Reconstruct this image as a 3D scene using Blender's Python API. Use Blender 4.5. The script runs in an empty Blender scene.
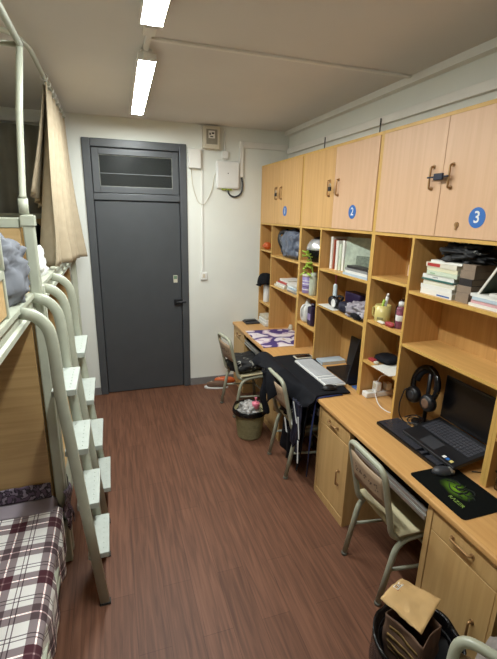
import bpy, bmesh, math, random
from mathutils import Vector, Matrix, noise
random.seed(7)
SC = bpy.context.scene
COL = SC.collection

# ------------------------------------------------------------------ camera
F_PX, PITCH, YAW, ROLL, EYE = 411.36, .2751, .3216, .0219, 1.987
cy, sy, cp, sp = math.cos(YAW), math.sin(YAW), math.cos(PITCH), math.sin(PITCH)
fw = Vector((sy * cp, cy * cp, -sp)); rt = Vector((cy, -sy, 0)); up = rt.cross(fw)
r2 = rt * math.cos(ROLL) + up * math.sin(ROLL); u2 = up * math.cos(ROLL) - rt * math.sin(ROLL)
cd = bpy.data.cameras.new('camera'); cam = bpy.data.objects.new('camera', cd); COL.objects.link(cam)
M = Matrix((r2, u2, -fw)).transposed().to_4x4(); M.translation = (0, 0, EYE)
cam.matrix_world = M
cd.sensor_fit = 'VERTICAL'; cd.sensor_height = 36; cd.lens = F_PX / 659 * 36; cd.clip_start = .02
SC.camera = cam
# ------------------------------------------------------------------ world, exposure
w = bpy.data.worlds.new('world'); SC.world = w; w.use_nodes = True
w.node_tree.nodes['Background'].inputs[0].default_value = (.75, .8, .9, 1)
w.node_tree.nodes['Background'].inputs[1].default_value = .03
vs = SC.view_settings
SC.display_settings.display_device = 'sRGB'
vs.view_transform = 'Standard'; vs.look = 'None'; vs.gamma = 1; vs.use_curve_mapping = False
vs.exposure = 0.54
TUBE_POWER = 84.0

# ------------------------------------------------------------------ materials
def lin(h):
    if isinstance(h, str):
        c = [int(h[i:i + 2], 16) / 255 for i in (0, 2, 4)]
    else:
        c = [v / 255 for v in h]
    return tuple(v / 12.92 if v < .04045 else ((v + .055) / 1.055) ** 2.4 for v in c) + (1,)

def newmat(name):
    m = bpy.data.materials.new(name); m.use_nodes = True
    return m, m.node_tree.nodes, m.node_tree.links, m.node_tree.nodes['Principled BSDF']

def plain(name, c, rough=.5, metal=0, var=.08, scale=8, spec=.5, bump=0):
    m, n, l, b = newmat(name)
    b.inputs['Roughness'].default_value = rough; b.inputs['Metallic'].default_value = metal
    b.inputs['Specular IOR Level'].default_value = spec
    c = lin(c)
    tc = n.new('ShaderNodeTexCoord'); nz = n.new('ShaderNodeTexNoise'); nz.inputs['Scale'].default_value = scale
    nz.inputs['Detail'].default_value = 4
    cr = n.new('ShaderNodeValToRGB')
    cr.color_ramp.elements[0].position = .3; cr.color_ramp.elements[1].position = .7
    cr.color_ramp.elements[0].color = tuple(max(0, v * (1 - var)) for v in c[:3]) + (1,)
    cr.color_ramp.elements[1].color = tuple(min(1, v * (1 + var)) for v in c[:3]) + (1,)
    l.new(tc.outputs['Object'], nz.inputs['Vector']); l.new(nz.outputs['Fac'], cr.inputs['Fac'])
    l.new(cr.outputs['Color'], b.inputs['Base Color'])
    if bump:
        bp = n.new('ShaderNodeBump'); bp.inputs['Strength'].default_value = bump; bp.inputs['Distance'].default_value = .01
        l.new(nz.outputs['Fac'], bp.inputs['Height']); l.new(bp.outputs['Normal'], b.inputs['Normal'])
    return m

def wood(name, ca, cb, axis='Z', rough=.42, fine=1.0, spec=.4):
    """two-tone veneer with streaks running along one axis"""
    m, n, l, b = newmat(name)
    b.inputs['Roughness'].default_value = rough; b.inputs['Specular IOR Level'].default_value = spec
    tc = n.new('ShaderNodeTexCoord'); mp = n.new('ShaderNodeMapping'); oi = n.new('ShaderNodeObjectInfo')
    s = [38 * fine] * 3; s['XYZ'.index(axis)] = 1.6 * fine; mp.inputs['Scale'].default_value = s
    ad = n.new('ShaderNodeVectorMath'); ad.operation = 'ADD'
    l.new(tc.outputs['Object'], ad.inputs[0])
    sc = n.new('ShaderNodeMath'); sc.operation = 'MULTIPLY'; sc.inputs[1].default_value = 9
    l.new(oi.outputs['Random'], sc.inputs[0]); l.new(sc.outputs[0], ad.inputs[1])
    l.new(ad.outputs[0], mp.inputs['Vector'])
    nz = n.new('ShaderNodeTexNoise'); nz.inputs['Scale'].default_value = 1.0; nz.inputs['Detail'].default_value = 5
    nz.inputs['Distortion'].default_value = .6
    l.new(mp.outputs[0], nz.inputs['Vector'])
    cr = n.new('ShaderNodeValToRGB'); cr.color_ramp.elements[0].position = .32; cr.color_ramp.elements[1].position = .68
    cr.color_ramp.elements[0].color = lin(ca); cr.color_ramp.elements[1].color = lin(cb)
    l.new(nz.outputs['Fac'], cr.inputs['Fac']); l.new(cr.outputs[0], b.inputs['Base Color'])
    return m

def emit(name, c, s):
    m, n, l, b = newmat(name)
    e = n.new('ShaderNodeEmission'); e.inputs[0].default_value = c; e.inputs[1].default_value = s
    l.new(e.outputs[0], n['Material Output'].inputs[0])
    return m

def glassy(name, c, rough=.05, trans=1.0):
    m, n, l, b = newmat(name)
    b.inputs['Base Color'].default_value = lin(c); b.inputs['Roughness'].default_value = rough
    b.inputs['Transmission Weight'].default_value = trans; b.inputs['IOR'].default_value = 1.45
    return m

def floor_mat():
    m, n, l, b = newmat('red_brown_laminate')
    tc = n.new('ShaderNodeTexCoord'); sx = n.new('ShaderNodeSeparateXYZ'); cx = n.new('ShaderNodeCombineXYZ')
    l.new(tc.outputs['Object'], sx.inputs[0]); l.new(sx.outputs['Y'], cx.inputs['X']); l.new(sx.outputs['X'], cx.inputs['Y'])
    br = n.new('ShaderNodeTexBrick'); br.offset = .37; br.inputs['Scale'].default_value = 1
    br.inputs['Brick Width'].default_value = .92; br.inputs['Row Height'].default_value = .152
    br.inputs['Mortar Size'].default_value = .0012; br.inputs['Mortar Smooth'].default_value = .2; br.inputs['Bias'].default_value = 0
    br.inputs['Color1'].default_value = lin('6b4a38'); br.inputs['Color2'].default_value = lin('75523f'); br.inputs['Mortar'].default_value = lin('583a2b')
    l.new(cx.outputs[0], br.inputs['Vector'])
    mp = n.new('ShaderNodeMapping'); mp.inputs['Scale'].default_value = (46, 2.6, 1)
    l.new(tc.outputs['Object'], mp.inputs[0])
    nz = n.new('ShaderNodeTexNoise'); nz.inputs['Scale'].default_value = 1; nz.inputs['Detail'].default_value = 6; nz.inputs['Distortion'].default_value = .8
    l.new(mp.outputs[0], nz.inputs['Vector'])
    cr = n.new('ShaderNodeValToRGB'); cr.color_ramp.elements[0].position = .33; cr.color_ramp.elements[1].position = .66
    cr.color_ramp.elements[0].color = (.66, .60, .58, 1); cr.color_ramp.elements[1].color = (1.14, 1.08, 1.05, 1)
    l.new(nz.outputs['Fac'], cr.inputs[0])
    mx = n.new('ShaderNodeMix'); mx.data_type = 'RGBA'; mx.blend_type = 'MULTIPLY'; mx.inputs['Factor'].default_value = 1
    l.new(br.outputs['Color'], mx.inputs['A']); l.new(cr.outputs[0], mx.inputs['B'])
    l.new(mx.outputs['Result'], b.inputs['Base Color'])
    b.inputs['Roughness'].default_value = .5; b.inputs['Specular IOR Level'].default_value = .3
    bp = n.new('ShaderNodeBump'); bp.inputs['Strength'].default_value = .08; bp.inputs['Distance'].default_value = .004
    l.new(nz.outputs['Fac'], bp.inputs['Height']); l.new(bp.outputs[0], b.inputs['Normal'])
    return m

def plaid_mat():
    m, n, l, b = newmat('plaid_cotton')
    uv = n.new('ShaderNodeUVMap'); sx = n.new('ShaderNodeSeparateXYZ'); l.new(uv.outputs[0], sx.inputs[0])
    def axis(sock, per, off):
        a = n.new('ShaderNodeMath'); a.operation = 'MULTIPLY_ADD'; a.inputs[1].default_value = 1 / per; a.inputs[2].default_value = off
        l.new(sock, a.inputs[0])
        f = n.new('ShaderNodeMath'); f.operation = 'FRACT'; l.new(a.outputs[0], f.inputs[0])
        r = n.new('ShaderNodeValToRGB'); r.color_ramp.interpolation = 'CONSTANT'
        W, D, K, P = (1, 1, 1, 1), (.33, .27, .29, 1), (.22, .18, .2, 1), (1.6, 1.4, 1.4, 1)
        st = [(0, D), (.185, P), (.225, D), (.41, W), (.56, K), (.585, W), (.66, K), (.685, W), (.82, W)]
        els = r.color_ramp.elements
        els[0].position = 0; els[0].color = D; els[1].position = st[1][0]; els[1].color = P
        for p, c in st[2:]:
            e = els.new(p); e.color = c
        l.new(f.outputs[0], r.inputs[0])
        k = n.new('ShaderNodeMath'); k.operation = 'LESS_THAN'; k.inputs[1].default_value = .41; l.new(f.outputs[0], k.inputs[0])
        # every second band carries maroon
        a2 = n.new('ShaderNodeMath'); a2.operation = 'MULTIPLY'; a2.inputs[1].default_value = .5; l.new(a.outputs[0], a2.inputs[0])
        f2 = n.new('ShaderNodeMath'); f2.operation = 'FRACT'; l.new(a2.outputs[0], f2.inputs[0])
        k2 = n.new('ShaderNodeMath'); k2.operation = 'LESS_THAN'; k2.inputs[1].default_value = .5; l.new(f2.outputs[0], k2.inputs[0])
        return r, k, k2
    rx, kx, k2x = axis(sx.outputs[0], .175, .35); ry, ky, k2y = axis(sx.outputs[1], .175, .1)
    mx = n.new('ShaderNodeMix'); mx.data_type = 'RGBA'; mx.blend_type = 'MULTIPLY'; mx.inputs['Factor'].default_value = 1
    l.new(rx.outputs[0], mx.inputs['A']); l.new(ry.outputs[0], mx.inputs['B'])
    m2 = n.new('ShaderNodeMix'); m2.data_type = 'RGBA'; m2.blend_type = 'MULTIPLY'; m2.inputs['Factor'].default_value = 1
    l.new(mx.outputs['Result'], m2.inputs['A']); m2.inputs['B'].default_value = lin('f6f4f0')
    p1 = n.new('ShaderNodeMath'); p1.operation = 'MULTIPLY'; l.new(kx.outputs[0], p1.inputs[0]); l.new(ky.outputs[0], p1.inputs[1])
    p2 = n.new('ShaderNodeMath'); p2.operation = 'MULTIPLY'; l.new(p1.outputs[0], p2.inputs[0]); l.new(k2y.outputs[0], p2.inputs[1])
    p3 = n.new('ShaderNodeMath'); p3.operation = 'MULTIPLY'; p3.inputs[1].default_value = .8; l.new(p2.outputs[0], p3.inputs[0])
    m3 = n.new('ShaderNodeMix'); m3.data_type = 'RGBA'; l.new(p3.outputs[0], m3.inputs['Factor'])
    l.new(m2.outputs['Result'], m3.inputs['A']); m3.inputs['B'].default_value = lin('4a1524')
    l.new(m3.outputs['Result'], b.inputs['Base Color']); b.inputs['Roughness'].default_value = .9
    return m

def spots_mat(name, base, cols, scale=7):
    m, n, l, b = newmat(name)
    tc = n.new('ShaderNodeTexCoord'); nz = n.new('ShaderNodeTexNoise'); nz.inputs['Scale'].default_value = scale; nz.inputs['Detail'].default_value = 1.5
    l.new(tc.outputs['Object'], nz.inputs['Vector'])
    cr = n.new('ShaderNodeValToRGB'); cr.color_ramp.interpolation = 'CONSTANT'
    els = cr.color_ramp.elements; els[0].position = 0; els[0].color = lin(base); els[1].position = cols[0][0]; els[1].color = lin(cols[0][1])
    for p, c in cols[1:]:
        e = els.new(p); e.color = lin(c)
    l.new(nz.outputs['Fac'], cr.inputs[0]); l.new(cr.outputs[0], b.inputs['Base Color']); b.inputs['Roughness'].default_value = .6
    return m

MT = {}
MT['wall'] = plain('white_wall_paint', 'e2e4dc', .85, var=.03, scale=2.5, spec=.2)
MT['ceiling'] = plain('yellowed_ceiling_paint', 'dcdad6', .9, var=.03, scale=1.5, spec=.1)
MT['trim'] = plain('wall_strip_paint', 'e6e5de', .7, var=.03)
MT['baseboard'] = plain('grey_skirting_paint', '7d7a78', .6, var=.1)
MT['floor'] = floor_mat()
MT['door'] = plain('dark_grey_door_paint', '46494c', .38, var=.05, scale=6)
MT['doorframe'] = plain('dark_grey_frame_paint', '4c4f52', .4, var=.06)
MT['black'] = plain('black_plastic', '17171a', .4)
MT['blackgloss'] = plain('black_gloss', '0c0c10', .18)
MT['darkgrey'] = plain('dark_grey_plastic', '37383c', .45)
MT['screen'] = plain('dark_screen_glass', '07070a', .3, var=0)
MT['white'] = plain('white_plastic', 'e6e6e2', .4, var=.03)
MT['ivory'] = plain('ivory_plastic', 'cfc8b4', .5, var=.06)
MT['steel'] = plain('grey_green_steel_paint', 'b4b8a6', .38, var=.06, scale=14)
MT['steelw'] = plain('pale_steel_plate', 'b6bdb5', .42, var=.05, scale=30)
MT['chairpaint'] = plain('chair_tube_paint', 'a6a894', .36, var=.06, scale=14)
MT['chrome'] = plain('brushed_aluminium', 'b8b8b4', .3, metal=.8, var=.05)
MT['brass'] = plain('old_brass', 'a07c52', .34, metal=.55, var=.15)
MT['brassl'] = plain('bright_brass', 'b99062', .28, metal=.7, var=.1)
MT['pine'] = wood('bunk_board', 'ab8a5a', 'be9d6c', 'X')
MT['pine2'] = wood('bunk_board_pale', 'c2a06c', 'd3b382', 'X')
MT['panelV'] = wood('panel_veneer', 'b78a50', 'c79a5e', 'Z')
MT['panelX'] = wood('shelf_veneer', 'c89a58', 'd8ab68', 'Y')
MT['edge'] = wood('edge_band', 'c9a055', 'd6ad62', 'Z', fine=.4)
MT['doorY'] = wood('door_veneer_yellow', 'c89b62', 'd5aa70', 'Z')
MT['doorP'] = wood('door_veneer_pink', 'd0a884', 'd8b18e', 'Z')
MT['desktop'] = wood('desktop_laminate', 'c6955a', 'd3a468', 'Y', rough=.36, fine=1.6)
MT['pedestal'] = wood('pedestal_veneer', 'bd9862', 'caa670', 'Z')
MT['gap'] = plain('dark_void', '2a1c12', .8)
MT['tan'] = plain('tan_curtain_cloth', 'aa9c84', .85, var=.06, scale=20, spec=.1)
MT['greycloth'] = plain('dark_grey_curtain_cloth', '96958c', .9, var=.06, spec=.1)  # for the sheet added to darken the far bunk end
MT['duvet'] = plain('slate_grey_cotton', '74777d', .9, var=.06, spec=.1)
MT['whitecloth'] = plain('white_quilted_cotton', 'dcdedc', .85, var=.05, scale=40, spec=.1, bump=.4)
MT['blackcloth'] = plain('black_wool', '16171c', .85, var=.25, scale=30, spec=.2)
MT['navy'] = plain('navy_nylon', '1a1c30', .6, var=.2, scale=20)
MT['plaid'] = plaid_mat()
MT['lace'] = spots_mat('purple_lace', '5b4a5e', [(.45, '2c2430'), (.55, '8d8290')], 40)
MT['mattress'] = plain('mattress_ticking', '7d7480', .9)
MT['kraft'] = plain('kraft_paper', 'c3a06c', .75, var=.08, scale=12, bump=.15)
MT['kraftd'] = plain('brown_cardboard', '6b5140', .8, var=.15, scale=10, bump=.15)
MT['binbag'] = plain('black_bin_liner', '0e0e10', .25, var=.3, scale=30, bump=.5)
MT['wicker'] = plain('olive_woven_plastic', '8b8460', .6, var=.15, scale=30)
MT['clear'] = plain('clear_film', '9c9894', .2, var=.6, scale=30, bump=.8)
MT['pink'] = plain('pink_plastic', 'e0788c', .4, var=.1)
MT['red'] = plain('red_plastic', 'a23a40', .45)
MT['orange'] = plain('orange_plastic', 'c8602c', .45, var=.15)
MT['blue'] = plain('badge_blue', '2f6ab4', .4, var=.02)
MT['bluec'] = plain('blue_paper', '5d86b8', .6, var=.15)
MT['bluestrap'] = plain('blue_webbing', '243060', .7, var=.2)
MT['purple'] = plain('lilac_tin', '8f7fae', .4, var=.08, scale=16)
MT['dpurple'] = plain('dark_purple_plastic', '2b1f3c', .35, var=.2)
MT['green'] = plain('leaf_green', 'a8c84e', .55, var=.2)
MT['yellow'] = plain('pale_yellow_glaze', 'd5c57c', .3, var=.03)
MT['paper'] = plain('white_paper', 'dddbd2', .8, var=.03)
MT['page'] = plain('book_pages', 'd8d2c0', .85, var=.05, scale=60)
MT['brownpage'] = plain('brown_covers', '8a7866', .7, var=.12, scale=20)
MT['bagblue'] = plain('slate_blue_plastic_film', '5c6474', .35, var=.25, scale=16, bump=1.0)
MT['seatcream'] = plain('cream_plywood', 'c9bd98', .6, var=.05)
MT['seatback'] = plain('pinkish_plywood', 'a48d74', .5, var=.06)
MT['ink'] = plain('dark_stencil_ink', '4c3c34', .7)
MT['rubber'] = plain('rubber_foot', '2a2a28', .8)
MT['padblack'] = plain('mouse_mat_cloth', '0d0f0e', .9, spec=.1)
MT['flowers'] = spots_mat('purple_flowered_cloth', 'e6dcdc', [(.43, 'c9b2c4'), (.475, '4b3a78'), (.57, 'e0d6da'), (.68, 'c7b18a')], 4.5)
MT['blackprint'] = spots_mat('black_cloth_white_print', '141416', [(.30, '141416'), (.64, '9a988e'), (.67, '141416')], 14)
MT['greyclothes'] = spots_mat('grey_checked_cloth', '8f8890', [(.46, 'aaa4aa'), (.60, '6a6570')], 12)
MT['glass'] = glassy('window_glass', 'f0f4f2', .06)
MT['clearplastic'] = glassy('clear_plastic', 'e8ece8', .12)
MT['visor'] = plain('silver_visor', 'c8c8c8', .25, metal=.6, var=.35, scale=18)
MT['dustyglass'] = glassy('dusty_window_glass', '8d9290', .22, .9); MT['dustyglass'].node_tree.nodes['Principled BSDF'].inputs['IOR'].default_value = 1.15

# ------------------------------------------------------------------ mesh helpers
class MB:
    def __init__(s): s.bm = bmesh.new()
    def box(s, x0, x1, y0, y1, z0, z1, mi=0):
        v = [s.bm.verts.new((x, y, z)) for z in (z0, z1) for y in (y0, y1) for x in (x0, x1)]
        for f in ((0, 2, 3, 1), (4, 5, 7, 6), (0, 1, 5, 4), (1, 3, 7, 5), (3, 2, 6, 7), (2, 0, 4, 6)):
            s.bm.faces.new([v[i] for i in f]).material_index = mi
        return s
    def tube(s, pts, r, seg=10, closed=False, mi=0, caps=True):
        """sweep a circle along a polyline; r = number or per-point list"""
        return s.sweep(pts, [(math.cos(2 * math.pi * i / seg), math.sin(2 * math.pi * i / seg)) for i in range(seg)], r, closed, mi, caps)
    def sweep(s, pts, prof, r=1, closed=False, mi=0, caps=True, upv=None):
        pts = [Vector(p) for p in pts]; n = len(pts); rings = []; prev = None
        for i, p in enumerate(pts):
            a = pts[i - 1] if (i > 0 or closed) else p; b = pts[(i + 1) % n] if (i < n - 1 or closed) else p
            t = (b - a)
            t = t.normalized() if t.length > 1e-9 else Vector((0, 0, 1))
            if prev is None:
                q = Vector(upv) if upv else (Vector((0, 0, 1)) if abs(t.z) < .9 else Vector((1, 0, 0)))
            else: q = prev
            e1 = (q - t * q.dot(t)).normalized(); prev = e1; e2 = t.cross(e1)
            rr = r[i] if isinstance(r, (list, tuple)) else r
            rings.append([s.bm.verts.new(p + e1 * (c[0] * rr) + e2 * (c[1] * rr)) for c in prof])
        k = len(prof)
        for i in range(n if closed else n - 1):
            A, B = rings[i], rings[(i + 1) % n]
            for j in range(k):
                f = s.bm.faces.new((A[j], A[(j + 1) % k], B[(j + 1) % k], B[j])); f.material_index = mi; f.smooth = True
        if caps and not closed:
            f = s.bm.faces.new(rings[0][::-1]); f.material_index = mi
            f = s.bm.faces.new(rings[-1]); f.material_index = mi
        return s
    def lathe(s, prof, c=(0, 0, 0), seg=20, mi=0, axis='Z'):
        rings = []
        for (r, z) in prof:
            ring = []
            for i in range(seg):
                a = 2 * math.pi * i / seg; x, y = r * math.cos(a), r * math.sin(a)
                p = (x, y, z) if axis == 'Z' else ((z, x, y) if axis == 'X' else (y, z, x))
                ring.append(s.bm.verts.new((c[0] + p[0], c[1] + p[1], c[2] + p[2])))
            rings.append(ring)
        for A, B in zip(rings, rings[1:]):
            for j in range(seg):
                f = s.bm.faces.new((A[j], A[(j + 1) % seg], B[(j + 1) % seg], B[j])); f.material_index = mi; f.smooth = True
        s.bm.faces.new(rings[0][::-1]).material_index = mi; s.bm.faces.new(rings[-1]).material_index = mi
        return s
    def prism(s, poly, z0, z1, mi=0):
        a = [s.bm.verts.new((x, y, z0)) for x, y in poly]; b = [s.bm.verts.new((x, y, z1)) for x, y in poly]
        s.bm.faces.new(a[::-1]).material_index = mi; s.bm.faces.new(b).material_index = mi
        for i in range(len(poly)):
            j = (i + 1) % len(poly); s.bm.faces.new((a[i], a[j], b[j], b[i])).material_index = mi
        return s
    def hexa(s, bot, top, mi=0):
        a = [s.bm.verts.new(p) for p in bot]; b = [s.bm.verts.new(p) for p in top]
        s.bm.faces.new(a[::-1]).material_index = mi; s.bm.faces.new(b).material_index = mi
        for i in range(4):
            j = (i + 1) % 4; s.bm.faces.new((a[i], a[j], b[j], b[i])).material_index = mi
        return s
    def blob(s, c, rad, e=.6, amp=0, freq=6, seed=0, nu=28, nv=18, floor=None, mi=0):
        """superellipsoid with noise: pillows, bags, bundles"""
        def sg(v, p): return math.copysign(abs(v) ** p, v)
        rings = []
        for i in range(nv + 1):
            ph = -math.pi / 2 + math.pi * i / nv; ring = []
            for j in range(nu):
                th = 2 * math.pi * j / nu
                d = Vector((sg(math.cos(ph), e) * sg(math.cos(th), e), sg(math.cos(ph), e) * sg(math.sin(th), e), sg(math.sin(ph), e)))
                k = 1 + amp * noise.noise(d * freq * .35 + Vector((seed * 3.1, seed, seed * 1.7))) + amp * .5 * noise.noise(d * freq + Vector((seed, 5, seed)))
                p = Vector((c[0] + d.x * rad[0] * k, c[1] + d.y * rad[1] * k, c[2] + d.z * rad[2] * k))
                if floor is not None: p.z = max(p.z, floor)
                ring.append(s.bm.verts.new(p))
            rings.append(ring)
        for A, B in zip(rings, rings[1:]):
            for j in range(nu):
                f = s.bm.faces.new((A[j], A[(j + 1) % nu], B[(j + 1) % nu], B[j])); f.smooth = True; f.material_index = mi
        bmesh.ops.remove_doubles(s.bm, verts=s.bm.verts, dist=1e-5)
        return s
    def grid(s, fn, nu, nv, thick=0, uv=False, mi=0):
        """surface fn(u,v)->point, u,v in 0..1; thick>0 gives a closed sheet"""
        P = [[Vector(fn(i / nu, j / nv)) for j in range(nv + 1)] for i in range(nu + 1)]
        N = [[None] * (nv + 1) for _ in range(nu + 1)]
        for i in range(nu + 1):
            for j in range(nv + 1):
                du = P[min(i + 1, nu)][j] - P[max(i - 1, 0)][j]; dv = P[i][min(j + 1, nv)] - P[i][max(j - 1, 0)]
                q = du.cross(dv); N[i][j] = q.normalized() if q.length > 1e-12 else Vector((0, 0, 1))
        V = [[s.bm.verts.new(P[i][j]) for j in range(nv + 1)] for i in range(nu + 1)]
        L = s.bm.loops.layers.uv.verify() if uv else None
        if uv:
            us = [0]; vsq = [0]
            for i in range(nu): us.append(us[-1] + (P[i + 1][nv // 2] - P[i][nv // 2]).length)
            for j in range(nv): vsq.append(vsq[-1] + (P[nu // 2][j + 1] - P[nu // 2][j]).length)
        def face(a, q):
            f = s.bm.faces.new(a); f.smooth = True; f.material_index = mi
            if uv:
                for lp, (i, j) in zip(f.loops, q): lp[L].uv = (us[i], vsq[j])
        W = None
        if thick: W = [[s.bm.verts.new(P[i][j] - N[i][j] * thick) for j in range(nv + 1)] for i in range(nu + 1)]
        for i in range(nu):
            for j in range(nv):
                q = [(i, j), (i + 1, j), (i + 1, j + 1), (i, j + 1)]
                face([V[a][b] for a, b in q], q)
                if W: face([W[a][b] for a, b in q[::-1]], q[::-1])
        if W:
            bd = [(i, 0) for i in range(nu)] + [(nu, j) for j in range(nv)] + [(i, nv) for i in range(nu, 0, -1)] + [(0, j) for j in range(nv, 0, -1)]
            for (a, b), (c, d) in zip(bd, bd[1:] + bd[:1]):
                q = [(a, b), (a, b), (c, d), (c, d)]
                face([V[a][b], W[a][b], W[c][d], V[c][d]], q)
        return s
    def text(s, txt, mat4, size=.05, depth=.0006, mi=0):
        cu = bpy.data.curves.new('t', 'FONT'); cu.body = txt; cu.size = size; cu.align_x = 'CENTER'; cu.align_y = 'CENTER'
        cu.extrude = depth; cu.offset = size * .012; cu.resolution_u = 4
        o = bpy.data.objects.new('t', cu); COL.objects.link(o)
        dg = bpy.context.evaluated_depsgraph_get(); me = bpy.data.meshes.new_from_object(o.evaluated_get(dg))
        me.transform(mat4)
        n0 = len(s.bm.faces); s.bm.from_mesh(me); s.bm.faces.ensure_lookup_table()
        for f in s.bm.faces[n0:]: f.material_index = mi
        bpy.data.objects.remove(o); bpy.data.meshes.remove(me); bpy.data.curves.remove(cu)
        return s
    def xf(s, m):
        s.bm.transform(m); return s

def wloc(o):
    v = Vector((0, 0, 0))
    while o: v += o.location; o = o.parent
    return v

def obj(name, mb, m, parent=None, bevel=0, loc=None, edge=None):
    """link the builder as ONE mesh object. verts are world coords; parents have no rotation yet"""
    me = bpy.data.meshes.new(name); bm = mb.bm
    bmesh.ops.recalc_face_normals(bm, faces=bm.faces)
    base = wloc(parent) if parent else Vector(loc or (0, 0, 0))
    bmesh.ops.translate(bm, verts=bm.verts, vec=-base)
    if edge:
        for f in bm.faces:
            if abs(f.normal.x) > .9 and f.normal.x < 0: f.material_index = 1
    bm.to_mesh(me); bm.free()
    for k in (m if isinstance(m, (list, tuple)) else [m]): me.materials.append(MT[k] if isinstance(k, str) else k)
    if edge: me.materials.append(MT[edge])
    o = bpy.data.objects.new(name, me); COL.objects.link(o)
    if parent: o.parent = parent
    elif loc: o.location = loc
    if bevel:
        b = o.modifiers.new('bevel', 'BEVEL'); b.width = bevel; b.segments = 2; b.limit_method = 'ANGLE'; b.angle_limit = .9
    return o

def tag(o, label, cat, group=None):
    o['label'] = label; o['category'] = cat
    if group: o['group'] = group
    return o

def thing(name, label, cat, loc=(0, 0, 0), group=None):
    o = bpy.data.objects.new(name, None); COL.objects.link(o); o.location = loc; o.empty_display_size = .05
    return tag(o, label, cat, group)

def struct(name, mb, m, bevel=0):
    o = obj(name, mb, m, bevel=bevel); o['kind'] = 'structure'; return o

def copy_tree(o, parent=None):
    c = o.copy(); COL.objects.link(c)
    if parent: c.parent = parent
    for ch in list(o.children): copy_tree(ch, c)
    return c

def arc(c, r, a0, a1, n, plane='XZ', y=0):
    out = []
    for i in range(n + 1):
        a = math.radians(a0 + (a1 - a0) * i / n)
        out.append((c[0] + r * math.cos(a), y, c[1] + r * math.sin(a)))
    return out

def fillet(pts, r, n=5):
    """round the corners of a 3-D polyline"""
    pts = [Vector(p) for p in pts]; out = [pts[0]]
    for a, b, c in zip(pts, pts[1:], pts[2:]):
        d1 = (a - b); d2 = (c - b); k = min(r, d1.length * .48, d2.length * .48)
        p, q = b + d1.normalized() * k, b + d2.normalized() * k
        for i in range(n + 1):
            t = i / n; out.append(p * (1 - t) ** 2 + b * 2 * t * (1 - t) + q * t * t)
    return out + [pts[-1]]

# ------------------------------------------------------------------ room
YD, XR, XL, YN, ZC = 4.53, 1.93, -1.36, -1.3, 2.85
DL, DR, DT = -.207, .793, 2.65            # door frame outside edges
struct('floor', MB().box(XL, XR, YN, 5.9, -.1, 0), 'floor')
struct('ceiling', MB().box(XL, XR, YN, YD + .12, ZC, ZC + .1), 'ceiling')
struct('wall_right', MB().box(XR, XR + .12, YN, YD, 0, ZC), 'wall')
struct('wall_left', MB().box(XL - .12, XL, YN, YD, 0, ZC), 'wall')
struct('wall_near', MB().box(XL, XR, YN - .12, YN, 0, ZC), 'wall')
struct('wall_far', MB().box(XL, DL + .01, YD, YD + .12, 0, ZC).box(DR - .01, XR, YD, YD + .12, 0, ZC).box(DL + .01, DR - .01, YD, YD + .12, DT - .01, ZC), 'wall')
struct('wall_corridor', MB().box(-1.2, 1.8, 5.8, 5.9, 0, 2.9).box(-1.2, 1.8, 4.66, 5.8, 2.9, 3.0).box(-1.3, -1.2, 4.66, 5.9, 0, 3).box(1.8, 1.9, 4.66, 5.9, 0, 3), 'baseboard')
struct('trim_1', MB().box(XR - .055, XR, YN, YD, ZC - .045, ZC), 'trim')                       # cove on the right wall
struct('baseboard_far', MB().box(DR + .003, XR, YD - .012, YD, 0, .085).box(XL, DL - .003, YD - .012, YD, 0, .085), 'baseboard')
struct('baseboard_right', MB().box(XR - .012, XR, YN, YD - .012, 0, .085), 'baseboard')

# door with transom
d = bpy.data.objects.new('door_1', None); COL.objects.link(d); d.location = (.293, YD, 0); d['kind'] = 'structure'
fr = MB()
fr.box(DL, DL + .075, YD - .02, YD + .1, 0, DT).box(DR - .075, DR, YD - .02, YD + .1, 0, DT).box(DL + .075, DR - .075, YD - .02, YD + .1, DT - .075, DT)
fr.box(DL + .075, DR - .075, YD - .015, YD + .1, 2.085, 2.15)
obj('door_frame', fr, 'doorframe', d, bevel=.006)
lf = MB().box(DL + .08, DR - .08, YD + .005, YD + .05, .008, 2.075)
obj('door_leaf', lf, 'door', d, bevel=.004)
ts = MB(); tx0, tx1, tz0, tz1 = DL + .08, DR - .08, 2.155, 2.57
ts.box(tx0, tx0 + .065, YD + .0, YD + .045, tz0, tz1).box(tx1 - .065, tx1, YD + .0, YD + .045, tz0, tz1)
ts.box(tx0 + .065, tx1 - .065, YD + .0, YD + .045, tz0, tz0 + .06).box(tx0 + .065, tx1 - .065, YD + .0, YD + .045, tz1 - .06, tz1)
sash = obj('transom_sash', ts, 'doorframe', d, bevel=.005)
obj('transom_glass', MB().box(tx0 + .06, tx1 - .06, YD + .018, YD + .023, tz0 + .055, tz1 - .055), 'dustyglass', sash)
obj('transom_bar', MB().box(tx0 + .06, tx1 - .06, YD + .014, YD + .0178, 2.335, 2.343), plain('transom_bar_grey', '66686a', .6), sash)
pb = MB()
for a, b, c_, d_ in ((tx0 + .064, tx1 - .064, tz0 + .058, tz0 + .066), (tx0 + .064, tx1 - .064, tz1 - .066, tz1 - .058)): pb.box(a, b, YD + .012, YD + .018, c_, d_)
for a, b in ((tx0 + .064, tx0 + .07), (tx1 - .07, tx1 - .064)): pb.box(a, b, YD + .012, YD + .018, tz0 + .066, tz1 - .066)
obj('putty_bead', pb, plain('old_putty', '85867f', .8, var=.3, scale=30), sash)
h = MB().box(.63, .725, YD - .018, YD + .005, .985, 1.05).box(.725, .765, YD - .012, YD + .0, 1.0, 1.035)
lk = obj('door_latch', h, 'black', d, bevel=.004)
obj('latch_bolt', MB().tube([(.655, YD - .024, 1.018), (.755, YD - .024, 1.018)], .008, 8), 'darkgrey', lk)
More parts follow.
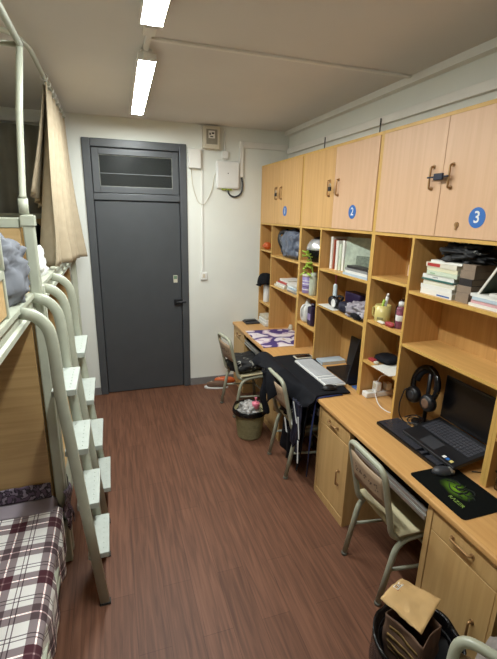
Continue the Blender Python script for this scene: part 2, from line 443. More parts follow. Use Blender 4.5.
st = obj('door_sticker', MB().box(.628, .672, YD + .0025, YD + .0052, 1.235, 1.315), 'ivory', d); st['label'] = 'small worn green and grey sticker'
obj('sticker_patch', MB().box(.632, .668, YD + .0015, YD + .0024, 1.275, 1.31), plain('sage', '5f7d62', .6), st)

# ------------------------------------------------------------------ ceiling tubes
MT['tube'] = emit('fluorescent_tube', (.95, 1.0, .985, 1), TUBE_POWER)
def batten(label, x0, y0, x1, y1, group='ceiling tube lights'):
    L = math.hypot(x1 - x0, y1 - y0); a = math.atan2(y1 - y0, x1 - x0) - math.pi / 2
    t = thing('ceiling_light', label, 'light', (0, 0, 0), group)
    h = L / 2
    m = MB().box(-.03, .03, -h + .04, h - .04, -.03, -.001).box(-.05, .05, -h + .0165, h - .0165, -.042, -.03)
    m.box(-.05, -.046, -h + .0165, h - .0165, -.064, -.042).box(.046, .05, -h + .0165, h - .0165, -.064, -.042).box(-.05, .05, -h + .004, -h + .0165, -.067, -.03).box(-.05, .05, h - .0165, h - .004, -.067, -.03)
    obj('light_housing', m, 'white', t, bevel=.003)
    for sgn in (-1, 1):
        obj('end_cap', MB().box(-.022, .022, min(sgn * (h + .012), sgn * (h - .003)), max(sgn * (h + .012), sgn * (h - .003)), -.062, -.03), 'white', t, bevel=.003)
    # opal diffuser with chamfered ends and a shallow belly
    df = MB(); sec = [(-.0455, -.045), (-.0455, -.063), (-.030, -.0665), (0, -.068), (.030, -.0665), (.0455, -.063), (.0455, -.045)]
    ends = [(-h + .0175, 1), (h - .0175, 1)]
    rg = [[df.bm.verts.new((x * k, y, z)) for x, z in sec] for y, k in ends]
    df.bm.faces.new(rg[0][::-1]); df.bm.faces.new(rg[-1])
    for va, vb in zip(rg, rg[1:]):
        for q in range(len(sec)): df.bm.faces.new((va[q], va[(q + 1) % len(sec)], vb[(q + 1) % len(sec)], vb[q]))
    obj('light_diffuser', df, 'tube', t)
    t.location = ((x0 + x1) / 2, (y0 + y1) / 2, ZC); t.rotation_euler = (0, 0, a)
    return t
batten('fluorescent tube light on the ceiling, the one farther away towards the door', .256, 2.62, .287, 4.02)
batten('fluorescent tube light on the ceiling, the one cut off by the top of the photo', .23, .90, .236, 2.18)
tag(obj('ceiling_junction', MB().box(.215, .275, 2.30, 2.40, ZC - .03, ZC - .0005).box(.235, .262, 2.185, 2.30, ZC - .025, ZC - .0005).box(.235, .262, 2.40, 2.615, ZC - .025, ZC - .0005), 'trim', bevel=.003),
    'small white junction piece on the ceiling between the two tube lights', 'junction box')
tag(obj('ceiling_conduit', MB().box(.264, XR - .056, 2.475, 2.505, ZC - .014, ZC - .0005), 'trim', bevel=.003),
    'thin white cable conduit running across the ceiling to the right wall', 'conduit')

# ------------------------------------------------------------------ fittings on the far wall
Y = YD
t = thing('electricity_meter', 'beige electricity meter box high on the wall beside the door', 'meter', (1.045, Y, 2.72))
obj('meter_case', MB().box(.958, 1.135, Y - .07, Y, 2.618, 2.832), 'ivory', t, bevel=.012)
obj('meter_window', MB().box(.99, 1.105, Y - .0745, Y - .07, 2.66, 2.80), plain('meter_face', '8b8678', .4), t)
dl = obj('meter_dial', MB().box(1.012, 1.078, Y - .077, Y - .0745, 2.715, 2.785), 'paper', t)
obj('dial_mark', MB().box(1.02, 1.035, Y - .078, Y - .077, 2.745, 2.765).box(1.045, 1.07, Y - .078, Y - .077, 2.755, 2.77).box(1.03, 1.06, Y - .078, Y - .077, 2.725, 2.735), 'black', dl)
t = tag(obj('wall_box', MB().box(.81, .938, Y - .05, Y, 2.425, 2.61), 'trim', bevel=.006, loc=(.875, Y, 2.5)), 'flat white junction box right of the door frame below the meter', 'junction box')
t = thing('light_switch', 'white light switch at the bottom of the vertical conduit by the door', 'switch', (.965, Y, 1.3))
obj('switch_plate', MB().box(.928, 1.0, Y - .022, Y, 1.262, 1.345), 'white', t, bevel=.004)
obj('switch_rocker', MB().box(.95, .978, Y - .027, Y - .022, 1.285, 1.325), 'ivory', t)
tag(obj('vertical_conduit', MB().box(.944, .964, Y - .014, Y, 1.345, 2.83), 'trim', bevel=.002), 'slim white conduit running down from the ceiling to the light switch', 'conduit')
t = thing('wall_router', 'white rounded network box with green lights on the far wall', 'router', (1.23, Y, 2.37))
obj('router_case', MB().box(1.10, 1.36, Y - .045, Y, 2.235, 2.515), 'white', t, bevel=.02)
obj('router_mark', MB().lathe([(.006, 0), (.006, .002)], (1.23, Y - .047, 2.39), 12, axis='Y'), 'darkgrey', t)
for k in range(4):
    obj('status_light', MB().box(1.165 + k * .03, 1.183 + k * .03, Y - .035, Y - .015, 2.222, 2.235), plain('green_led', '9db52e', .4), t)
tag(obj('router_power_box', MB().box(1.17, 1.235, Y - .03, Y, 2.535, 2.61).tube([(1.2, Y - .01, 2.61), (1.2, Y - .01, 2.82)], .006, 8).tube([(1.205, Y - .012, 2.506), (1.205, Y - .012, 2.535)], .005, 8), 'white', bevel=.004), 'small white socket box above the network box', 'socket')
tag(obj('corner_conduit', MB().box(1.364, 1.404, Y - .025, Y, 2.36, 2.715).box(1.404, XR - .02, Y - .025, Y, 2.655, 2.715), 'trim', bevel=.003), 'white L-shaped cable conduit beside the network box on the far wall', 'conduit')
tag(obj('wall_conduit', MB().box(XR - .032, XR, YN, Y - .025, 2.62, 2.675), 'trim', bevel=.003), 'long white cable duct on the right wall above the cupboards', 'conduit')
cb = [(1.388, Y - .014, 2.36), (1.405, Y - .014, 2.28), (1.385, Y - .018, 2.19), (1.32, Y - .02, 2.15), (1.25, Y - .02, 2.17), (1.225, Y - .02, 2.236)]
tag(obj('network_cable', MB().tube(fillet(cb, .06), .009, 8), 'darkgrey'), 'dark cable looping under the white network box', 'cable')
cb = [(.84, Y - .01, 2.425), (.85, Y - .01, 2.25), (.91, Y - .018, 2.08), (.975, Y - .022, 2.06), (1.06, Y - .012, 2.2), (1.085, Y - .01, 2.35), (1.111, Y - .01, 2.40)]
tag(obj('thin_cable', MB().tube(fillet(cb, .1), .0035, 6), 'ivory'), 'thin pale wire hanging in a loop between junction box and network box', 'cable')
for yy, lb in ((3.62, 'short dark wire dropping from the duct behind the second cupboard'), (2.79, 'short dark wire dropping from the duct behind the third cupboard edge')):
    tag(obj('drop_wire', MB().tube([(XR - .037, yy, 2.66), (XR - .037, yy, 2.57), (XR - .03, yy - .01, 2.50)], .005, 6), 'darkgrey'), lb, 'cable')

# ------------------------------------------------------------------ desks
XC, XD, XB = 1.623, 1.307, 1.90         # hutch front, desk edge, back
U = [(4.525, 3.451), (3.45, 2.346), (2.345, 1.261), (1.26, .18)]
def bail(name, parent, p0, p1, out=(-.02, 0, 0), m='brass', r=.0055):
    p0, p1, out = Vector(p0), Vector(p1), Vector(out)
    mb = MB().tube(fillet([p0, p0 + out, p1 + out, p1], .012, 4), r, 8)
    for p in (p0, p1): mb.tube([p + out * .0, p + out * .22], r * 2.0, 10); 
    return obj(name, mb, m, parent)
def desk(i, label):
    ya, yb = U[i]                                    # far, near
    pw = .395; yp = ya - pw
    t = thing('study_desk', label, 'desk', (XD, (ya + yb) / 2, 0), 'study desks along the right wall')
    wt = MB(); pr = [(XB + .02, .718), (XD + .006, .718), (XD + .001, .722), (XD, .734), (XD + .001, .744), (XD + .006, .75), (XB + .02, .75)]
    wa = [wt.bm.verts.new((x, yb + .0004, z)) for x, z in pr]; wb = [wt.bm.verts.new((x, ya - .0004, z)) for x, z in pr]
    wt.bm.faces.new(wa[::-1]); wt.bm.faces.new(wb)
    for q in range(len(pr)): wt.bm.faces.new((wa[q], wa[(q + 1) % len(pr)], wb[(q + 1) % len(pr)], wb[q]))
    obj('worktop', wt, 'desktop', t)
    x0 = 1.325
    body = MB().box(x0, XB, ya - .02, ya - .002, 0, .718).box(x0, XB, yp, yp + .018, 0, .718).box(x0, XB, yp + .018, ya - .02, .0, .06)
    body.box(XB - .015, XB, yp + .018, ya - .02, .06, .718).box(x0 + .02, XB - .015, yp + .018, ya - .02, .575, .59).box(x0 + .004, XB - .4, yp + .018, ya - .02, .708, .718)
    obj('pedestal', body, ['pedestal', 'edge'], t, bevel=.0015)
    dr = obj('drawer', MB().box(x0 + .002, x0 + .019, yp + .021, ya - .023, .598, .705), 'pedestal', t, bevel=.002)
    bail('drawer_handle', dr, (x0 + .002, yp + .145, .652), (x0 + .002, yp + .25, .652), m='brass')
    dd = obj('pedestal_door', MB().box(x0 + .002, x0 + .019, yp + .021, ya - .023, .064, .592), 'pedestal', t, bevel=.002)
    bail('door_handle', dd, (x0 + .002, yp + .09, .27), (x0 + .002, yp + .09, .37), m='brass')
    # knee space: side panel at the near end, back panel, keyboard tray on metal runners
    obj('back_panel', MB().box(XB - .015, XB, yb + .02, yp, .0, .718), 'panelV', t)
    obj('end_panel', MB().box(x0 + .01, XB, yb + .002, yb + .02, 0, .718), 'pedestal', t)
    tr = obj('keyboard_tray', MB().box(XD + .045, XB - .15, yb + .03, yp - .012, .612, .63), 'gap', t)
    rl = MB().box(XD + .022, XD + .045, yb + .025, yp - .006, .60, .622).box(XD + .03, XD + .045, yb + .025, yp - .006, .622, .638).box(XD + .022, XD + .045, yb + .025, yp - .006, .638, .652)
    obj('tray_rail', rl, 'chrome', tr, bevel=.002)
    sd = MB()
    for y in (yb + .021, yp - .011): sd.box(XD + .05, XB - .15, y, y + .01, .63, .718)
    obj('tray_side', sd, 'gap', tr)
    return t
desk(0, 'study desk nearest the door, covered by a purple flowered cloth')
desk(1, 'study desk with black coat and white keyboard on its worktop')
desk(2, 'study desk carrying the open black laptop and green-logo mouse mat')
desk(3, 'study desk in the bottom right corner with paper bag before its pedestal')

# ------------------------------------------------------------------ bookcase hutches
Z0, ZB, ZT = .751, 1.872, 2.487
def hutch(i, label, sh_n, sh_w, num=None, doors=('doorY', 'doorY'), padlock=None):
    ya, yb = U[i]; T = .018
    t = thing('wall_bookcase', label, 'bookcase', (XC, (ya + yb) / 2, Z0), 'bookcases standing on the desks')
    ym = ya - .375 if i else ya - .355
    for y in (ya - T, yb): obj('side_panel', MB().box(XC, XB, y, y + T, Z0, ZT), 'panelV', t, edge='edge')
    obj('divider', MB().box(XC, XB, ym - T, ym, Z0, ZB), 'panelV', t, edge='edge')
    obj('back_panel', MB().box(XB - .012, XB, yb + T, ya - T, Z0, ZT), 'panelV', t)
    obj('cupboard_floor', MB().box(XC, XB - .012, yb + T, ya - T, ZB, ZB + T), 'panelX', t, edge='edge')
    obj('top_panel', MB().box(XC, XB - .012, yb + T, ya - T, ZT - T, ZT), 'panelX', t, edge='edge')
    for z in sh_n: obj('shelf', MB().box(XC + .003, XB - .012, ym, ya - T, z - T, z), 'panelX', t, edge='edge')
    for z in sh_w: obj('shelf', MB().box(XC + .003, XB - .012, yb + T, ym - T, z - T, z), 'panelX', t, edge='edge')
    ymid = (ya + yb) / 2
    for k, (y0, y1) in enumerate(((ymid + .0015, ya - T - .002), (yb + T + .002, ymid - .0015))):
        dd = obj('cupboard_door', MB().box(XC - .006, XC + .012, y0, y1, ZB + T + .002, ZT - T - .002), doors[k], t, bevel=.0015)
        # doors sit inside the carcass front
        hy = ymid + (.066 if k == 0 else -.066)
        bail('door_handle', dd, (XC - .006, hy, 2.13), (XC - .006, hy, 2.238), m='brassl' if i == 1 else 'brass')
        if k == 1 and num:
            by, bz = (3.82, 2.015) if i == 0 else ((2.617, 2.012) if i == 1 else (1.546, 1.99))
            b = MB().lathe([(.047, 0), (.047, .0012)], (XC - .0075, by, bz), 32, axis='X')
            rot = Matrix(((0, 0, -1, XC - .0079), (-1, 0, 0, by), (0, 1, 0, bz), (0, 0, 0, 1)))
            b.text(num, rot, .075, .0006, 1)
            bd = obj('number_badge', b, ['blue', 'white'], dd); bd['label'] = 'round blue badge with white number ' + num
    return t
hutch(0, 'bookcase nearest the door with cupboard doors numbered 1', [1.60, 1.0], [1.565, 1.245], '1')
hutch(1, 'bookcase in the middle with cupboard doors numbered 2', [1.59, 1.30, 1.02], [1.565, 1.265], '2', ('doorY', 'doorP'))
hutch(2, 'bookcase above the laptop with cupboard doors numbered 3', [1.607, 1.31, 1.022], [1.577, 1.255], '3', ('doorP', 'doorP'))
hutch(3, 'bookcase at the right edge of the photo, only a sliver showing', [1.60, 1.30, 1.02], [1.565, 1.255], None, ('doorP', 'doorP'))
def padlock(y, z, label, s=1):
    t = thing('padlock', label, 'padlock', (XC - .04, y, z), 'padlocks on the cupboard doors')
    x = XC - .0425
    obj('lock_body', MB().box(x - .008, x + .006, y - .017 * s, y + .017 * s, z - .03, z), 'black', t, bevel=.003)
    obj('lock_shackle', MB().tube(fillet([(x, y - .012, z), (x, y - .012, z + .022), (x, y + .012, z + .022), (x, y + .012, z)], .012), .003, 8), 'chrome', t)
tag(obj('cupboard_lock', MB().lathe([(.013, 0), (.013, .004)], (XC - .0105, 1.66, 1.955), 16, axis='X').box(XC - .0125, XC - .0106, 1.655, 1.665, 1.93, 1.962), 'brass', loc=(XC - .01, 1.66, 1.955)), 'small brass keyhole lock low on the cupboard door with badge 3', 'lock')
padlock(3.988, 2.185, 'small dark padlock between the handles of the doors numbered 1')
padlock(2.8985, 2.19, 'small dark padlock between the handles of the doors numbered 2')
tag(obj('lock_strap', MB().tube([(XC - .05, 1.70, 2.183), (XC - .055, 1.80, 2.183), (XC - .05, 1.90, 2.183)], .0, 4).box(XC - .062, XC - .045, 1.755, 1.82, 2.168, 2.2).box(XC - .057, XC - .048, 1.735, 1.875, 2.178, 2.19), 'navy', bevel=.003) if False else
    obj('lock_strap', MB().box(XC - .046, XC - .0325, 1.762, 1.822, 2.168, 2.200).box(XC - .0415, XC - .0335, 1.728, 1.874, 2.180, 2.188), 'navy', bevel=.003, loc=(XC - .05, 1.8, 2.18)),
    'dark blue child lock strap across the handles of the doors numbered 3', 'lock')

# ------------------------------------------------------------------ bunk beds
def bunk(ya, yb, label, lad, guard, posts_high):
    """ya near end, yb far end; lad=(near rail y, far rail y)"""
    XO, XI = -.345, -1.28
    t = thing('bunk_bed', label, 'bunk bed', (-.8, (ya + yb) / 2, 0), 'steel bunk beds on the left')
    zs = posts_high
    k = 0
    for y in (ya + .025, yb - .025):
        for x in (XO - .012, XI + .025):
            z1 = zs[0 if y < (ya + yb) / 2 else 1] if x > -1 else 1.95
            pm = MB().box(x - .024, x + .024, y - .024, y + .024, 0, z1)
            p = obj('post', pm, 'steel', t, bevel=.007)
            if z1 > 1.7: obj('post_collar', MB().box(x - .029, x + .029, y - .029, y + .029, z1 - .05, z1 - .004), 'steel', p, bevel=.003)
    for nm, z0, z1 in (('upper_side_rail', 1.50, 1.60), ('lower_side_rail', .22, .30)):
        for x in (XO - .064 if z0 > 1 else XO - .045, XI):
            rm = MB()
            prof = [(x, z0), (x + .045, z0), (x + .045, z0 + .022), (x + .034, z0 + .03), (x + .034, z1 - .03), (x + .045, z1 - .022), (x + .045, z1), (x, z1)]
            a = [rm.bm.verts.new((px, ya + .05, pz)) for px, pz in prof]; b = [rm.bm.verts.new((px, yb - .05, pz)) for px, pz in prof]
            rm.bm.faces.new(a[::-1]); rm.bm.faces.new(b)
            for q in range(len(prof)):
                w_ = (q + 1) % len(prof); rm.bm.faces.new((a[q], a[w_], b[w_], b[q]))
            obj(nm, rm, 'steel', t)
    obj('upper_deck', MB().box(XI + .046, XO - .065, ya + .03, yb - .03, 1.515, 1.54), 'pine2', t)
    obj('lower_deck', MB().box(XI + .046, XO - .046, ya + .03, yb - .03, .24, .262), 'pine2', t)
    for y in (ya + .012, yb - .038):
        obj('lower_end_board', MB().box(XI + .05, XO - .05, y, y + .022, .30, 1.50), 'pine', t, bevel=.002)
        e = obj('upper_end_board', MB().box(XI + .05, XO - .05, y, y + .022, 1.61, 1.90), 'pine2', t, bevel=.002)
        obj('end_bar', MB().box(XI + .05, XO - .05, y - .004, y + .028, 1.90, 1.945), 'steel', e, bevel=.004)
    if guard:
        g = obj('guard_panel', MB().box(XO - .045, XO - .028, ya + .05, guard - .022, 1.612, 1.745), 'pine2', t, bevel=.002)
        gf = MB().box(XO - .05, XO - .022, guard - .022, guard, 1.60, 1.775).box(XO - .05, XO - .022, ya + .05, guard - .022, 1.745, 1.775)
        gf.tube([(XO - .026, guard - .011, 1.775), (XO - .026, guard - .011, 1.96)], .009, 8)
        obj('guard_frame', gf, 'steel', g, bevel=.003)
    # ladder
    n_, f_ = lad
    lm = []
    path = [(-.372, 1.578), (-.318, 1.566), (-.272, 1.515), (-.262, 1.45), (-.258, 1.36), (-.256, 1.22), (-.205, .62), (-.150, .0)]
    prof = [(.024 * a, .014 * b) for a, b in ((1, .5), (.85, 1), (-.85, 1), (-1, .5), (-1, -.5), (-.85, -1), (.85, -1), (1, -.5))]
    lad_o = None
    for y in (n_, f_):
        pp = fillet([(x, y, z) for x, z in path], .09, 5)
        o = obj('ladder_rail', MB().sweep(pp, prof, 1, upv=(.3, 0, 1)), 'steel', t)
        obj('rail_foot', MB().box(-.178, -.122, y - .017, y + .017, 0, .012), 'rubber', o)
        if lad_o is None: lad_o = o
    for z in (1.215, .912, .608, .305) if guard else (1.185, .88, .565, .25):
        xc_ = -.150 - .0875 * z
        tm = MB().box(xc_ - .036, xc_ + .066, n_ + .015, f_ - .015, z - .004, z).box(xc_ - .030, xc_ + .060, n_ + .015, n_ + .019, z - .03, z - .004)
        tm.box(xc_ + .060, xc_ + .066, n_ + .015, f_ - .015, z - .028, z - .004).box(xc_ - .036, xc_ - .030, n_ + .015, f_ - .015, z - .028, z - .004)
        for a in range(2):
            for b in range(7):
                yy = n_ + .05 + (f_ - n_ - .1) * b / 6; xx = xc_ - .005 + a * .045
                tm.lathe([(.0045, 0), (.003, .0022)], (xx, yy, z), 8)
        tr = obj('ladder_tread', tm, 'steelw', t, bevel=.003)
    return t
bunk(.16, 2.215, 'nearer steel bunk bed with a plaid lower mattress and ladder', (1.83, 2.155), 1.66, (1.95, 1.96))
bunk(2.245, 4.33, 'farther steel bunk bed beside the door behind the hanging tan curtain', (2.44, 2.84), None, (1.62, 1.62))

# curtain frame poles on top of the nearer bunk
t = thing('canopy_frame', 'pale tube canopy frame rising from the nearer bunk post to the ceiling', 'bed frame', (-.37, 2.19, 1.96))
pole = MB().tube([(-.37, 2.19, 1.962), (-.37, 2.19, 2.03)], .021, 12).tube([(-.37, 2.19, 2.03), (-.368, 2.192, 2.045), (-.345, 2.215, 2.40), (-.318, 2.235, 2.655)], [.021, .0145, .0145, .0145], 12)
obj('canopy_pole', pole, 'steel', t)
obj('canopy_side_rod', MB().tube(fillet([(-.318, .25, 2.665), (-.318, 2.25, 2.665)], .02), .0135, 10), 'steel', t)
obj('canopy_end_rod', MB().tube([(-.318, 2.25, 2.665), (-1.27, 2.22, 2.65)], .011, 10), 'steel', t)
t = thing('curtain_rod', 'curved pale curtain rod along the farther bunk under the ceiling', 'curtain rod', (-.35, 3.2, 2.78))
obj('rod', MB().tube(fillet([(-1.25, 2.36, 2.74), (-.40, 2.36, 2.76), (-.335, 2.62, 2.785), (-.335, 4.52, 2.80)], .2, 8), .0125, 10), 'steel', t)

# curtain (tan) with hooks
def cur(u, v):
    # u along the rod (0 near .. 1 far), v downwards
    y0 = 3.2 + 1.22 * u
    yb = 2.98 + 1.36 * u
    k = v ** 1.1
    y = y0 * (1 - k) + yb * k
    x = -.338 + (.035 * u - .085 * (1 - u)) * v ** 1.3 - .012 * math.sin(math.pi * v) * (1 - u)
    fold = (.022 + .045 * v) * math.sin(u * 34 + 1.1 * math.sin(v * 3) + .6) + .02 * v * math.sin(u * 13 + v * 2)
    x += fold * (.5 + .5 * v)
    ztop = 2.765; zbot = 1.622 - .03 * math.sin(u * 3.1) - .07 * u ** 3
    z = ztop + (zbot - ztop) * v
    return (x, y, z)
t = thing('bed_curtain', 'tan bed curtain bunched and hanging from hooks beside the door', 'curtain', (-.335, 3.8, 2.77))
obj('curtain_cloth', MB().grid(cur, 72, 30, .004), 'tan', t)
obj('inner_fold', MB().grid(lambda u, v: (-.348 - .125 * v ** 1.2 + (.006 + .016 * v) * math.sin(u * 18), 3.21 + .4 * u - .1 * v, 2.752 - (.66 + .10 * u) * v), 24, 14, .004), 'tan', t)
for i in range(9):
    y = 3.2 + 1.22 * i / 8
    hk = MB().tube([(-.335 + .021 * math.cos(a), y + .006 * math.sin(a), 2.790 + .021 * math.sin(a)) for a in [2 * math.pi * q / 14 for q in range(14)]], .0042, 6, closed=True)
    obj('curtain_hook', hk, 'white', t)
def end_sheet(u, v):
    return (-.80 - .46 * 1 + .86 * u + 0, 4.42 + .02 * math.sin(u * 40), 2.70 - 1.1 * v)
tag(obj('grey_bed_curtain', MB().grid(lambda u, v: (-1.30 + .92 * u, 4.415 + .016 * math.sin(u * 42), 2.70 - 1.12 * v), 60, 8, .004), 'greycloth', loc=(-.8, 4.42, 2.7)),  # grey sheet added so the wall behind the upper bunk reads dark
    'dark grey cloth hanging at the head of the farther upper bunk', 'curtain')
tag(obj('far_wall_duct', MB().box(XL, -.42, YD - .03, YD, 2.735, 2.76), 'trim'), 'white strip on the far wall above the dark grey cloth', 'trim')

# upper bedding
def duv(c, rad, amp, seed): return MB().blob(c, rad, .75, amp, 7, seed, 40, 24, floor=1.5405)
t = tag(obj('grey_duvet', MB().blob((-.555, 1.975, 1.705), (.20, .165, .165), .75, .28, 6, 3, 56, 36, floor=1.6015), 'duvet', loc=(-.60, 1.965, 1.6015)), 'crumpled slate grey duvet on the upper bunk behind the post', 'duvet')
t = tag(obj('white_pillow', MB().blob((-.515, 2.80, 1.655), (.12, .27, .115), .75, .2, 8, 5, 44, 28, floor=1.5405), 'whitecloth', loc=(-.515, 2.80, 1.5405)), 'white quilted pillow on the farther upper bunk against the curtain', 'pillow')
t = tag(obj('black_bag', MB().blob((-.66, 3.75, 1.72), (.16, .22, .18), .6, .2, 6, 9, floor=1.5405), 'blackcloth', loc=(-.66, 3.75, 1.5405)), 'black bundle on the farther upper bunk behind the white pillow', 'bag')

# lower mattress, plaid sheet and lace
t = thing('mattress', 'mattress on the nearer lower bunk under a plaid sheet', 'mattress', (-.8, 1.2, .263))
obj('mattress_body', MB().box(-1.22, -.40, .23, 2.155, .3015 - .039, .415), 'mattress', t, bevel=.03)
def sheet(u, v):
    # u across from wall side to aisle and over the edge, v along the bed
    y = .24 + 1.89 * v
    L = .86; s = u * 1.09
    if s < L - .04: x, z = -1.215 + s, .4195
    elif s < L + .04:
        a = (s - (L - .04)) / .08 * math.pi / 2
        x, z = -1.215 + L - .04 + .052 * math.sin(a), .4195 - .052 * (1 - math.cos(a))
    else:
        x = -1.215 + L + .012 + .012 * math.sin(y * 17) + .008 * math.sin(y * 31); z = .3675 - (s - L - .04)
    z += .006 * noise.noise(Vector((x * 5, y * 5, 3))) + .004
    if s > L + .04: z += .006 * math.sin(y * 11)
    return (x, y, z)
tag(obj('plaid_bedsheet', MB().grid(sheet, 70, 70, .004, uv=True), 'plaid', loc=(-.8, 1.2, .42)), 'white, grey and maroon plaid bedsheet on the nearer lower bunk', 'bedsheet')
def border(u, v):
    x = -1.2 + .862 * u; y = 2.085 + .085 * v
    z = .4285 + .03 * v ** 1.5 + .004 * noise.noise(Vector((x * 8, y * 8, 2)))
    if u > .93: x = -1.2 + .862 * .93 + .04 * ((u - .93) / .07) ** .7; z -= .14 * ((u - .93) / .07) ** 2
    return (x, y, z)
t = thing('pillow_cover', 'grey cover with a dark purple lace edge at the head of the plaid bed', 'pillow cover', (-.8, 2.12, .43))
obj('cover_cloth', MB().grid(border, 60, 8, .004), plain('mauve_grey_cotton', '9a9098', .9), t)
def lace(u, v):
    x = -1.2 + .80 * u; y = 2.160 + .011 * v + .006 * math.sin(u * 60) * v
    z = .461 + .085 * v + .012 * noise.noise(Vector((x * 16, 1, 4))) * v
    return (x, y, z)
obj('lace_edge', MB().grid(lace, 90, 8, .003), 'lace', t)
tag(obj('trailing_lace', MB().grid(lambda u, v: (-.338 + .022 * math.sin(u * 2.2) + .008 * math.sin(v * 9), 2.125 + .13 * u + .01 * math.sin(v * 7), .505 - .03 * u - (.22 + .05 * math.sin(u * 9)) * v), 14, 16, .004), 'lace', loc=(-.33, 2.19, .4)), 'dark purple lace end hanging over the bed corner behind the nearer ladder', 'lace')
tag(obj('dark_cloth_bundle', MB().blob((-.42, 2.36, .40), (.07, .09, .11), .7, .3, 6, 4, floor=.302), 'blackprint', loc=(-.42, 2.36, .30)), 'dark printed cloth bundle on the lower bunk behind the ladder', 'cloth')

# ------------------------------------------------------------------ chairs
def make_chair():
    t = thing('school_chair', '', 'chair', (0, 0, 0), 'grey tube-framed school chairs')
    w2 = .175; R = .016
    for s in (1, -1):
        y = s * w2
        leg = fillet([(0, y, 0), (.075, y, .39), (.36, y, .405), (.40, y, 0)], .085, 6)
        o = obj('side_frame', MB().tube(leg, R, 10), 'chairpaint', t)
        for x in (0, .40): obj('foot_cap', MB().tube([(x + .0, y, 0), (x + (.003 if x < .2 else 0), y, .016)], R * 1.12, 10), plain('grey_foot_cap', '6c6c62', .7), o)
    st = MB().tube([(.385, -w2, .17), (.385, w2, .17)], .009, 8)
    for s in (1, -1): st.tube([(.043, s * w2, .215), (.385, s * w2, .17)], .0095, 8)
    obj('stretcher', st, 'chairpaint', t)
    yb = w2 - .018
    back = fillet([(.20, yb, .392), (.05, yb, .392), (-.045, yb, .805), (-.045, -yb, .805), (.05, -yb, .392), (.20, -yb, .392)], .06, 7)
    obj('back_frame', MB().tube(back, .016, 10), 'chairpaint', t)
    def bx(z): return .05 - .095 * (z - .392) / .413
    bp_ = MB().grid(lambda u, v: (bx(.60 + .155 * v) - .012 * (1 - (2 * u - 1) ** 2) - .002, -yb + .014 + (2 * yb - .028) * u, .585 + .165 * v), 14, 4, .008)
    o = obj('backrest', bp_, 'seatback', t)
    ink = MB(); rnd = random.Random(3)
    for c in range(5):                                       # stencilled characters, strokes only
        y0 = .092 - c * .046
        for k in range(7):
            za = .652 + rnd.random() * .04; ya = y0 + (rnd.random() - .5) * .026
            dx = (.022, .006) if k % 2 else (.006, .024)
            x_ = bx(za) - .012 * (1 - (ya / (yb - .014)) ** 2) - .0105
            ink.box(x_ - .0012, x_ + .01, ya - dx[0] / 2, ya + dx[0] / 2, za - dx[1] / 2, za + dx[1] / 2)
    obj('stencil_writing', ink, 'ink', o)
    def seat(u, v):
        a, b = 2 * u - 1, 2 * v - 1
        x = .240 + .170 * a; y = (w2 + .012) * b
        z = .437 - .012 * (1 - abs(b) ** 3) + (.0 if a < .7 else -.05 * (a - .7) ** 2 * 4)
        return (x, y, z)
    obj('seat', MB().grid(seat, 14, 14, .014), 'seatcream', t)
    return t
proto = make_chair()
def place(o, x, y, rz, label):
    o.location = (x, y, 0); o.rotation_euler = (0, 0, math.radians(rz)); o['label'] = label; return o
c3 = place(proto, 1.225, 1.575, -1, 'grey school chair with stencilled backrest pushed under the laptop desk')
c2 = place(copy_tree(proto), 1.175, 2.715, 0, 'school chair under the black coat and hanging clothes')
c1 = place(copy_tree(proto), 1.05, 3.785, 7, 'school chair nearest the door with a black printed cushion')
c4 = place(copy_tree(proto), .942, .520, 211, 'school chair at the bottom edge of the photo, only its top showing')
# ------------------------------------------------------------------ things on and by the chairs
tag(obj('seat_cushion', MB().blob((1.245, 3.81, .508), (.19, .165, .078), .75, .18, 6, 2, 36, 20, floor=.4385), 'blackprint', loc=(1.245, 3.81, .438)), 'puffy black cushion with white print on the chair nearest the door', 'cushion')
tag(obj('grey_cloth_bag', MB().blob((1.205, .715, .27), (.085, .10, .30), .7, .16, 6, 8, 30, 24, floor=.0005), plain('heather_grey_knit', '8e8680', .9), loc=(1.185, .73, 0)), 'grey cloth bag standing on the floor at the bottom right edge', 'bag')

# wastebasket by the nearest-the-door chair
t = thing('wastebasket', 'olive woven wastebasket with black liner between two chairs', 'bin', (1.11, 3.24, 0))
c = (1.11, 3.24, 0)
bm_ = MB()
prof = [(.105, .0)]
for k in range(12):
    z = .012 + k * .021
    rr = .105 + .036 * z / .27
    prof += [(rr + .004, z + .005), (rr + .004, z + .014), (rr, z + .0185)]
prof += [(.142, .275), (.135, .275), (.10, .012), (.0, .012)]
obj('basket', MB().lathe(prof, c, 32), 'wicker', t)
def liner(u, v):
    a = 2 * math.pi * u
    k = noise.noise(Vector((math.cos(a) * 3, math.sin(a) * 3, v * 3)))
    if v < .5: r = .130 + .022 * (v / .5); z = .235 + .06 * (v / .5)
    else: r = .152 + .006 * (v - .5) / .5; z = .295 - .045 * (v - .5) / .5
    return (c[0] + (r + .006 * k) * math.cos(a), c[1] + (r + .006 * k) * math.sin(a), z + .012 * k)
obj('bin_liner', MB().grid(liner, 48, 10, .002), 'binbag', t)
tag(obj('rubbish', MB().blob((c[0] - .010, c[1], .245), (.103, .103, .085), .9, .35, 8, 6, 36, 22), 'clear', loc=(c[0], c[1], .2)), 'crumpled clear plastic wrapping in the woven wastebasket', 'rubbish')
tag(obj('pink_cup', MB().lathe([(.03, 0), (.036, .05), (.034, .052), (.006, .054), (.006, .085), (.014, .10), (.0, .102)], (c[0] + .035, c[1] - .055, .30), 16), 'pink', loc=(c[0] + .035, c[1] - .055, .30)), 'pink cup standing in the woven wastebasket', 'cup')

